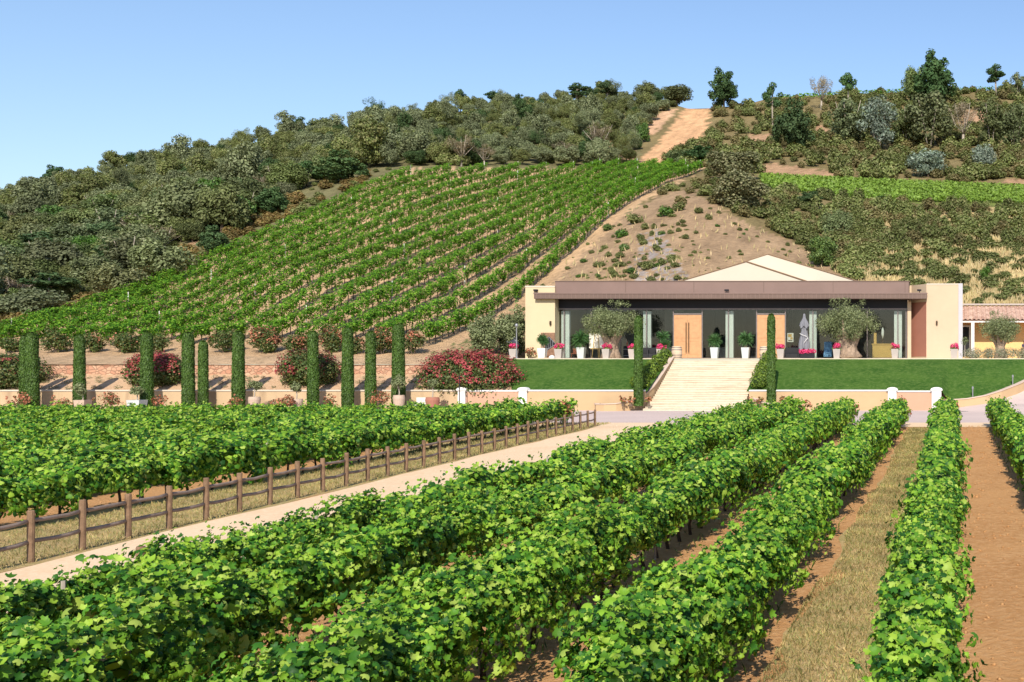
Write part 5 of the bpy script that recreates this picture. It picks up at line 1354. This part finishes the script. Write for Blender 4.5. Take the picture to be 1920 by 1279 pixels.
# ------------------------------------------------------------------ trees on the hill
def tree_meshes(kind, seed):
    """trunk mesh and crown mesh, about 1 m wide per unit of size, real size about 5 m"""
    r = random.Random(seed); mb = MB()
    if kind == 'oak':
        cl = blob_clumps(5.4,4.6,30,.4,(.11,.2),seed); cr = crown(cl, 80, .26, L_FAR, up=.3)
        mb.tube([(0,0,-.4),(.1,0,1.2),(.2,.1,2.4)], [.16,.13,.08], 6)
        for k in range(4): a=k*1.6+r.random(); mb.tube([(.1,0,1.2),(1.2*math.cos(a),1.2*math.sin(a),2.8)], [.08,.03], 5)
        m_, tm = M['oak'], M['trunk']
    elif kind == 'pine':
        cl = []
        for k in range(13):
            a = r.uniform(0,6.28); q = r.uniform(.2,1.7); cl.append((q*math.cos(a),q*math.sin(a),r.uniform(3.0,5.4)-.25*q,r.uniform(.45,.85)))
        cl.append((0,0,5.6,.7)); cr = crown(cl, 75, .30, L_FAR, up=.3, flat=.7)
        mb.tube([(0,0,-.4),(.1,.05,2.5),(0,0,5.2)], [.17,.13,.06], 6)
        for c in cl[:8]: mb.tube([(0,0,c[2]-.9),(c[0]*.8,c[1]*.8,c[2])], [.06,.02], 5)
        m_, tm = M['pine'], M['greywood']
    elif kind == 'dark':
        cl = blob_clumps(5.4,5.0,40,.6,(.09,.17),seed); cl += [(r.uniform(-1.3,1.3),r.uniform(-1.0,1.0),r.uniform(4.4,6.3),r.uniform(.35,.7)) for _ in range(9)]; cl += [(2.3*math.cos(q),2.3*math.sin(q),r.uniform(1.6,4.0),r.uniform(.4,.75)) for q in [r.uniform(0,6.28) for _ in range(10)]]
        cr = crown(cl, 60, .34, L_FAR, up=.3)
        mb.tube([(0,0,-.4),(.05,0,1.5),(0,0,4)], [.2,.16,.06], 6)
        m_, tm = M['pine'], M['trunk']
    elif kind == 'silver':
        cl = blob_clumps(4.4,5.6,30,.5,(.11,.19),seed); cr = crown(cl, 46, .32, L_LONG, up=.3); c2 = crown(cl, 22, .3, L_FAR); cr = (np.concatenate([cr[0],c2[0]]),cr[1])
        for k in range(3): mb.tube([(.1*k,0,-.4),(.3*k-.3,.1,1.6),(.8*k-.8,.1,4.4)], [.13,.1,.03], 6)
        m_, tm = M['silver'], M['greywood']
    elif kind == 'airy':
        cl = blob_clumps(5.0,5.2,34,.7,(.10,.18),seed); cr = crown(cl, 46, .30, L_FAR, up=.3)
        for k in range(4):
            a = k*1.6; mb.tube([(.1*math.cos(a),.1*math.sin(a),-.4),(.5*math.cos(a),.5*math.sin(a),2.0),(1.3*math.cos(a),1.3*math.sin(a),5.2)], [.06,.05,.02], 5)
        m_, tm = M['oak'], M['greywood']
    elif kind == 'bare':
        cl = blob_clumps(4.4,3.4,20,2.4,(.10,.16),seed); cr = crown(cl, 80, .24, L_LONG, up=.2)
        mb.tube([(0,0,-.4),(.05,0,1.6)], [.17,.13], 6)
        for k in range(9):
            a = k*2.4+r.random(); q = r.uniform(.6,2.0); h = r.uniform(3.6,5.4)
            mb.tube([(.05,0,1.4+.05*k),(q*.5*math.cos(a),q*.5*math.sin(a),2.7),(q*math.cos(a),q*math.sin(a),h)], [.06,.04,.015], 5)
        m_, tm = M['dry'], M['greywood']
    elif kind == 'bush':
        cl = blob_clumps(5.0,3.6,24,.2,(.14,.22),seed); cr = crown(cl, 85, .25, L_FAR, up=.35)
        mb.tube([(0,0,-.4),(.1,0,1.2)], [.12,.05], 6)
        m_, tm = M['oak'], M['trunk']
    elif kind == 'silverbush':
        cl = blob_clumps(5.0,4.2,28,.2,(.12,.2),seed); cr = crown(cl, 50, .30, L_LONG, up=.4); c2 = crown(cl, 26, .3, L_FAR); cr = (np.concatenate([cr[0],c2[0]]),cr[1])
        mb.tube([(0,0,-.4),(.1,0,1.6)], [.12,.05], 6)
        m_, tm = M['silver'], M['trunk']
    elif kind == 'crestoak':
        cl = blob_clumps(5.2,4.2,34,.3,(.12,.2),seed); cr = crown(cl, 90, .24, L_FAR, up=.35)
        mb.tube([(0,0,-.4),(.1,0,1.6)], [.15,.05], 6)
        m_, tm = M['greyoak'], M['trunk']
    elif kind == 'crest':
        cl = blob_clumps(5.0,4.4,46,.2,(.11,.18),seed); cr = crown(cl, 95, .24, L_FAR, up=.4)
        mb.tube([(0,0,-.4),(.1,0,1.6)], [.18,.05], 6)
        m_, tm = M['palecrest'], M['trunk']
    else:
        cl = blob_clumps(4.6,4.4,26,.2,(.12,.2),seed); cr = crown(cl, 70, .28, L_FAR, up=.35)
        mb.tube([(0,0,-.4),(.1,0,1.6)], [.12,.05], 6)
        m_, tm = M['brightgreen'], M['trunk']
    tr = mb.build('trunk', tm, None, smooth=True); tme = tr.data; bpy.data.objects.remove(tr)
    z = cr[0][...,2]; 
    return tme, np_mesh('crown', [cr], m_), cr, float(np.ptp(cr[0][...,0])), float(z.max())
KIND = {k: [tree_meshes(k, 10*j+len(k)) for j in range(3)] for k in ('oak','pine','dark','silver','airy','bare','bush','silverbush','crest','bright','crestoak')}
def plant_tree(name, label, cat, loc, kind, w_=None, h_=None, group=None, v=None):
    tme, cme, _, pw, phh = KIND[kind][random.randrange(3) if v is None else v]
    t = thing(name, label, cat, tuple(float(q) for q in loc), random.uniform(0,6.28), group)
    sx = (w_ or pw)/pw; sz = (h_ or phh*sx)/phh
    t.scale = (sx,sx,sz)
    link(bpy.data.objects.new('trunk', tme), t); link(bpy.data.objects.new('crown', cme), t)
    return t
def hill_tree(px, py, wp_, hp_, kind, name, label, cat, group=None):
    g = ground_at_px(px, max(py, float(sky_py(px))+.5)); k = g[1]/F
    return plant_tree(name, label, cat, g-np.array([0,0,.15]), kind, wp_*k, hp_*k, group)
SPEC = [
 (1357,205,58,80,'dark','dark_tree','tall dark green tree on the skyline at the top of the sand track','tree'),
 (1449,236,42,84,'pine','pine_tree','pine with a bare trunk and flat top right of the skyline tree','pine tree'),
 (1540,206,46,66,'bare','bare_tree','brown thinly leaved tree on the skyline','tree'),
 (1590,200,34,66,'pine','pine_tree','slim pine on the skyline right of the brown tree','pine tree'),
 (1752,206,84,112,'dark','oak_tree','largest dark tree on the right skyline','tree'),(1712,200,52,78,'oak','oak_tree','rounder oak leaning on the left of the largest skyline tree','tree'),
 (1868,182,46,64,'pine','pale_trunk_tree','skyline tree with a pale trunk near the right edge','tree'),(1908,184,28,52,'airy','thin_tree','thin grey tree on the skyline at the right edge','tree'),
 (1488,288,88,108,'dark','dark_tree','bushy dark green tree on the slope below the skyline pine','tree'),
 (1590,275,84,96,'airy','slope_tree','loose green tree beside the bushy dark one on the right slope','tree'),(1645,282,84,108,'silver','silver_tree','silvery green tree in the middle of the right slope','tree'),
 (1700,275,60,80,'airy','slope_tree','thin tree right of the silvery tree on the slope','tree'),(1742,280,92,112,'airy','slope_tree','large open crowned tree below the largest skyline tree','tree'),
 (1806,276,66,92,'bare','bare_tree','sparse brown tree before the orange bank on the right slope','tree'),(1858,282,52,104,'airy','slope_tree','narrow tree near the right edge of the slope','tree'),(1902,285,60,96,'airy','slope_tree','tree at the right edge of the slope above the silver bushes','tree'),
 (1740,332,76,56,'silverbush','silver_bush','wide silver leaved bush above the bright green field','bush'),(1844,325,56,58,'silverbush','silver_bush','smaller silver leaved bush above the field near the right edge','bush'),
 (1518,389,52,34,'dark','dark_bush','dark rounded bush below the left part of the bright field','bush'),(1651,389,32,25,'dark','dark_bush','small dark bush below the middle of the bright field','bush'),
 (1571,445,58,56,'bush','olive_bush','grey green bush on the slope left of the dry grass','bush'),(1541,500,62,62,'bright','green_bush','bright green bush right above the cream roof','bush'),
 (1376,336,96,58,'crest','holm_oak','upper of two big pale crested oaks beside the hill vineyard','tree'),(1388,392,108,78,'crest','holm_oak','lower and larger of two pale crested oaks beside the hill vineyard','tree'),
 (1315,310,76,40,'dark','dark_bush','dark green bush right of the foot of the sand track','bush'),(1278,312,56,34,'bush','olive_bush','brownish low bush at the right foot of the sand track','bush'),
 (1848,530,28,34,'bright','young_pine','young blue green conifer in the dry grass above the outbuilding','tree'),
 (1205,268,30,40,'bright','young_pine','bright young pine left of the sand track','tree'),
 (1120,290,58,62,'bare','bare_tree','pale bare crowned tree left of the sand track','tree'),(1060,308,48,44,'bare','bare_tree','low pale twiggy tree at the top edge of the vineyard','tree'),(865,312,52,60,'bare','bare_tree','white branching bare tree above the top of the vineyard','tree'),(908,312,36,44,'bare','bare_tree','smaller white stemmed bare tree above the vineyard top','tree'),
 (345,446,118,112,'oak','holm_oak','large dark holm oak at the left edge of the hill vineyard','tree'),(415,440,90,96,'oak','holm_oak','dark holm oak right of the largest one above the brown heath','tree'),(400,475,60,56,'dark','dark_bush','blue green bush in front of the two dark oaks','bush'),
 (510,402,62,54,'dark','dark_tree','dark rounded tree above the brown heath band','tree'),(640,342,100,64,'dark','dark_tree','wide dark green tree near the upper left corner of the vineyard','tree'),
 (98,530,110,86,'oak','holm_oak','big rounded oak on the lower left slope','tree'),(55,600,108,66,'crestoak','pale_bush','pale green bush at the lower left of the slope','bush'),(225,560,100,70,'oak','holm_oak','spreading oak left of the lower hill vines','tree'),(305,530,110,84,'oak','holm_oak','spreading pale topped oak beside the lower hill vines','tree'),(15,560,90,90,'oak','holm_oak','oak at the left edge low on the slope','tree'),
 (105,350,46,52,'dark','dark_tree','dark tree on the skyline near the left edge','tree'),(78,352,34,34,'pine','pine_tree','pine on the skyline left of the dark tree','pine tree'),
 (565,248,36,44,'pine','pine_tree','pine standing out on the middle of the left skyline','pine tree'),(602,245,46,34,'oak','oak_tree','rounded dome shaped oak on the skyline','tree'),(712,232,40,42,'pine','pine_tree','ragged pine on the skyline above the vineyard','pine tree'),
 (863,206,22,44,'pine','pine_tree','small slender pine poking above the skyline','pine tree'),(925,206,40,36,'pine','pine_tree','flat pine on the skyline right of the slender one','pine tree'),(1082,196,50,42,'pine','pine_tree','broad flat topped pine on the skyline','pine tree'),(1140,192,44,42,'pine','pine_tree','pine on the skyline left of the track head','pine tree'),
 (1212,192,52,36,'oak','oak_tree','rounded oak on the skyline left of the track head','tree'),(1270,196,60,42,'oak','oak_tree','wide oak on the skyline at the track head','tree')]
taken = []
for s_ in SPEC:
    o = hill_tree(*s_); taken.append((o.location.x, o.location.y, 2.0))
# the wood: trees one can tell apart stand singly, the rest is one mass
R_WOOD = [(-260,395),(0,368),(100,342),(200,314),(300,296),(400,281),(500,258),(600,241),(700,226),(800,219),(860,203),(950,197),(1060,187),(1150,183),(1268,190),(1268,203),(1225,214),(1196,258),(1184,314),(770,311),(650,322),(560,362),(450,425),(350,462),(250,510),(130,565),(0,600),(-260,620)]
R_HEATH = [(770,312),(650,322),(560,362),(450,428),(350,468),(250,520),(130,580),(0,605),(-260,625),(-260,660),(-60,648),(60,606),(300,522),(560,402),(755,312)]
cand = []
r5 = np.random.default_rng(21)
pts = np.stack([r5.uniform(-240,1275,30000), r5.uniform(183,620,30000)],-1)
pts = pts[inpoly(pts[:,0],pts[:,1],R_WOOD)]
G = ground_at_px(pts[:,0], pts[:,1])
w8 = r5.random(len(pts))*(G[:,1]/300)**2.0                      # fewer picture points near, so the ground is covered evenly
order = np.argsort(-w8)
cell = {}
sel = []
for i in order:
    x,y,z = G[i]
    if any(abs(x-a) < q and abs(y-b) < q for a,b,q in taken): continue
    key = (int(x//3.5),int(y//3.5)); ok = True
    for dx in (-1,0,1):
        for dy in (-1,0,1):
            for (a,b) in cell.get((key[0]+dx,key[1]+dy),()):
                if (a-x)**2+(b-y)**2 < 3.4**2: ok = False
    if ok: cell.setdefault(key,[]).append((x,y)); sel.append(i)
sel.sort(key=lambda i: G[i][1])
WK = ['oak','oak','oak','oak','oak','bush','bush','airy','airy','pine','pine','dark','bare','crestoak','bright']
LB = {'oak':'olive green holm oak among many in the wood on the left hillside','bush':'low rounded holm oak bush among many in the wood on the left hillside','dark':'dark dense tree standing among the oaks of the left hillside wood','bright':'fresh green rounded tree among the oaks of the left hillside wood','airy':'open crowned tree among many in the wood on the left hillside','pine':'dark pine standing among the oaks of the left hillside wood','crestoak':'grey green tree standing among the oaks of the left hillside wood','bare':'pale bare branched tree standing among the oaks of the left hillside wood'}
rest = []
for j, i in enumerate(sel):
    k = random.choice(WK); w_ = random.choice((random.uniform(2.8,4.4),random.uniform(3.8,5.4),random.uniform(4.6,6.6))); g = G[i]
    if g[1] > 235: w_ *= .85
    vis = CX+F*g[0]/g[1] > -20
    if vis and j < 225:
        plant_tree('woodland_tree', LB[k], 'tree', g-np.array([0,0,.2]), k, w_, w_*random.uniform(.7,.98), 'trees of the left hillside wood, '+k)
    else: rest.append((k,g,w_))
print('wood', len(sel), len(rest))
def merged(name, items, m):
    parts = []
    for k, g, w_, hs in items:
        _,_,cr,pw,ph = KIND[k][random.randrange(3)]
        s = w_/pw; parts.append(move(cr, g, random.uniform(0,6.28), (s,s,s*hs)))
    return setkind(np_obj(name, parts, m), 'stuff')
for q, mt in enumerate((M['maquis'],M['oak'],M['greyoak'],M['pine'])):
    sub = [(k if k != 'pine' else 'oak',g,w_,random.uniform(.75,1.15)) for n_,(k,g,w_) in enumerate(rest) if (n_*7)%11 in ((0,1,2,3),(4,5,6),(7,8,9),(10,))[q]]
    merged('far_woodland', sub, mt)
# ------------------------------------------------------------------ undergrowth and grass of the slopes
small = [crown(blob_clumps(1.6,1.0,7,.05,(.2,.3),j), 130, .20, L_FAR, up=.5) for j in range(5)]
def scatter(polys, n, smin, smax, minus=(), seed=0, flat=1.0, box=(-260,170,2100,680)):
    r = np.random.default_rng(seed); out = []
    P = np.stack([r.uniform(box[0],box[2],n*14), r.uniform(box[1],box[3],n*14)],-1)
    m = np.zeros(len(P),bool)
    for p in polys: m |= inpoly(P[:,0],P[:,1],p)
    for p in minus: m &= ~inpoly(P[:,0],P[:,1],p)
    P = P[m][:n]; G = ground_at_px(P[:,0],P[:,1])
    for g in G:
        s = r.uniform(smin,smax); out.append(move(small[r.integers(5)], g-np.array([0,0,.1]), r.uniform(0,6.28), (s,s,s*flat*r.uniform(.7,1.2))))
    return out
R_RIGHT = [(1240,316),(1262,290),(1320,268),(1340,203),(1400,197),(1600,178),(1920,170),(2100,168),(2100,364),(1920,350),(1425,326),(1330,316)]
R_MID = [(1300,345),(1335,318),(1430,356),(1640,382),(1920,386),(2100,392),(2100,470),(1920,465),(1640,470),(1600,528),(1560,500),(1480,448),(1400,415),(1345,380),(1230,400),(1235,360)]
setkind(np_obj('undergrowth', scatter([R_WOOD],700,1.0,2.4,seed=1), M['maquis']), 'stuff')
setkind(np_obj('heath', scatter([R_HEATH],520,.8,1.8,seed=2,minus=[R_VINE],flat=.7), M['heath']), 'stuff')
setkind(np_obj('green_scrub', scatter([R_HEATH],190,.7,1.5,seed=12,minus=[R_VINE],flat=.8)+scatter([R_RIGHT],700,1.0,2.5,seed=3,minus=[R_TRACK,R_BAND]+R_PATCH)+scatter([R_MID],620,.7,1.7,seed=4,minus=[R_BAND,R_CUT]), M['maquis']), 'stuff')
setkind(np_obj('brown_scrub', scatter([R_RIGHT],470,.9,2.0,seed=5,minus=[R_TRACK,R_BAND]+R_PATCH)+scatter([R_MID],200,.7,1.6,seed=6,minus=[R_BAND,R_CUT])+scatter([[(1235,400),(1225,360),(1300,330),(1345,350),(1345,385),(1290,400)]],60,1.0,1.8,seed=16), M['brownscrub']), 'stuff')
R_DRYS = [(1600,530),(1570,470),(1640,440),(1920,430),(2100,430),(2100,575),(1800,575),(1720,560)]
setkind(np_obj('dry_slope_scrub', scatter([R_DRYS],420,.5,1.6,seed=7,flat=.65)+scatter([[(1560,440),(1920,400),(2100,400),(2100,470),(1900,480),(1640,500)]],260,.8,1.8,seed=17,flat=.8), M['maquis']), 'stuff')
# tufts of straw on the dry slope
P = np.stack([r5.uniform(1540,2100,16000), r5.uniform(400,600,16000)],-1); P = P[inpoly(P[:,0],P[:,1],R_DRYS) | (inpoly(P[:,0],P[:,1],R_MID) & (r5.random(len(P))<.25))]
Pc = np.stack([r5.uniform(1050,1600,420), r5.uniform(390,528,420)],-1); P = np.concatenate([P, Pc[inpoly(Pc[:,0],Pc[:,1],R_CUT)]])
G2 = ground_at_px(P[:,0],P[:,1]); n = len(G2)
G2 = G2 + np.stack([0*G2[:,0],0*G2[:,0],.22+0*G2[:,0]],-1)
setkind(np_obj('straw', [(leafgeo(G2, np.stack([.5*r5.normal(size=n),-1+.3*r5.normal(size=n),.2+0*G2[:,0]],-1), .5+.5*r5.random(n), L_LONG[0]*np.array([1,.6,1]), roll=np.array([1.0,0,0])[None]*.9+.25*r5.normal(size=(n,3))), L_LONG[1])], M['straw']), 'stuff')
setkind(np_obj('cut_scrub', scatter([R_CUT],150,.2,.6,seed=23,flat=.8,box=(930,350,1720,600))+scatter([[(1080,530),(1130,450),(1220,400),(1300,400),(1300,528)]],55,.25,.9,seed=24,flat=.8,box=(1080,390,1300,530)), M['maquis']), 'stuff')
# single small shrubs on the bare cut behind the winery
sm = [np_mesh('cut_shrub', [small[j]], M['maquis']) for j in range(5)]; smh = [np_mesh('cut_shrub', [small[j]], M['brightgreen']) for j in range(3)]
rc = random.Random(4)
CUTS = [(1095,492,18),(1110,475,14),(1138,482,20),(1170,470,24),(1165,500,22),(1150,515,18),(1185,512,26),(1207,488,16),(1215,505,30),(1232,500,18),(1205,455,18),(1230,470,20),(1240,440,18),(1285,448,18),(1305,438,14),(1345,425,12),(1328,412,18),(1225,440,16),(1165,445,30),(1190,420,34),(1200,448,20),(1120,520,16),(1260,495,14),(1360,440,10),(1395,440,9),(1420,445,9),(1475,480,10),(1085,520,14),(1280,418,16),(1310,400,24),(1250,405,34),(1275,395,30),(1225,425,14),(1400,432,10),(1440,455,9),(1065,505,14),(1140,432,26)]
for i, (px,py,wpx) in enumerate(CUTS):
    g = ground_at_px(px,py); s = wpx*g[1]/F/1.7
    o = link(bpy.data.objects.new('slope_shrub', sm[i%5] if i%3 else smh[i%3])); o.location = tuple(g-np.array([0,0,.05])); o.rotation_euler = (0,0,rc.uniform(0,6)); o.scale = (s,s,s*rc.uniform(.7,1.0))
    tag(o, 'small scrubby bush growing alone on the bare cut slope behind the winery', 'bush', 'lone bushes on the bare cut slope')
# bright field on the right and vines along the far crest
def field(name, poly, n, size, m, lift, seed):
    r = np.random.default_rng(seed); xs = [p[0] for p in poly]; ys2 = [p[1] for p in poly]
    P = np.stack([r.uniform(min(xs),max(xs),n*3), r.uniform(min(ys2),max(ys2),n*3)],-1); P = P[inpoly(P[:,0],P[:,1],poly)][:n]
    G = ground_at_px(P[:,0],P[:,1]); k = len(G)
    G[:,2] += lift*(.35+.75*r.random(k))
    return setkind(np_obj(name, [(leafgeo(G, np.array([0,-.3,.8])+.55*r.normal(size=(k,3)), size*(.6+.8*r.random(k)), L_FAR[0]), L_FAR[1])], m), 'stuff')
M['field'] = leafmat('young_vine_leaf', [(.12,.205,.025),(.165,.265,.034),(.22,.325,.05)], trans=.18, nscale=.5, nvar=.2)
field('vineyard_field', [(1424,331),(1640,341),(1920,353),(2100,362),(2100,396),(1920,383),(1640,378),(1430,353)], 26000, .42, M['field'], .7, 31)
field('crest_vines', [(1450,187),(1600,178),(1750,173.5),(1920,169.5),(2100,166),(2100,170),(1920,173),(1750,177),(1600,182),(1460,190)], 5000, .5, M['vinefar'], 1.2, 32)
# grass of the aisles, clods of the tilled soil
def blades(name, n, fx, y0, y1, h0, h1, m, seed, pw=1.0):
    r = np.random.default_rng(seed); y = y0+(y1-y0)*r.random(n)**pw; x = fx(y, r.random(n)); h = r.uniform(h0,h1,n)*(1+y/60)
    z = np.where(y<66,-GS*(66-y),0)
    P = np.stack([x,y,z+h*.45],-1)
    up = np.stack([.5*r.normal(size=n),.5*r.normal(size=n),np.ones(n)],-1)
    N = unit(np.stack([r.normal(size=n),r.normal(size=n),.3*np.ones(n)],-1)); t = unit(up-N*(up*N).sum(-1,keepdims=True)); b = np.cross(N,t)
    T = np.array([(-.5,0,0),(0,-.06,.03),(.5,0,-.12),(0,.06,.03)])[None]
    V = P[:,None]+h[:,None,None]*(T[...,0:1]*t[:,None]+T[...,1:2]*b[:,None]+T[...,2:3]*N[:,None])
    return setkind(np_obj(name, [(V, L_FAR[1])], m), 'stuff')
pn = noise1(80,1.7,9)
blades('aisle_grass', 42000, lambda y,u: -2.45+1.5*np.clip(u+.12*pn(y),0,1), 6, 64, .03, .09, M['drygrass'], 41, 1.6)
blades('verge_grass', 36000, lambda y,u: FA[0]+(FB[0]-FA[0])*(y-FA[1])/(FB[1]-FA[1])-3.4*u+.15, 16, 69, .03, .09, M['drygrass'], 42, 1.4)
blades('row_weeds', 2500, lambda y,u: np.choose((u*5.999).astype(int)%6,RX)+.5*np.sin(u*997), 6, 64, .06, .2, M['brightgreen'], 43, 1.5)
def clods(n, seed):
    r = np.random.default_rng(seed); mb = MB(); parts = []
    ico = np.array([(1,0,0),(-1,0,0),(0,1,0),(0,-1,0),(0,0,1),(0,0,-1)],float)
    Fi = np.array([(0,2,4),(2,1,4),(1,3,4),(3,0,4),(2,0,5),(1,2,5),(3,1,5),(0,3,5)])
    y = 5+62*r.random(n)**1.5; x = -.38+2.82*r.random(n); m = r.random(n) < .55
    x = np.where(m, x, -12.2+9.5*r.random(n)); x = np.where(r.random(n)<.12, -26+3.2*r.random(n), x)
    s = (.006+.026*r.random(n)**3)*(1+y/70)
    V = ico[None]*(.6+.8*r.random((n,6,1)))*s[:,None,None]*np.array([1.2,1.2,.7]) + np.stack([x,y,np.where(y<66,-GS*(66-y),0)+s*.2],-1)[:,None]
    return setkind(np_obj('soil_clods', [(V,Fi)], M['soil']), 'stuff')
clods(6500, 51)
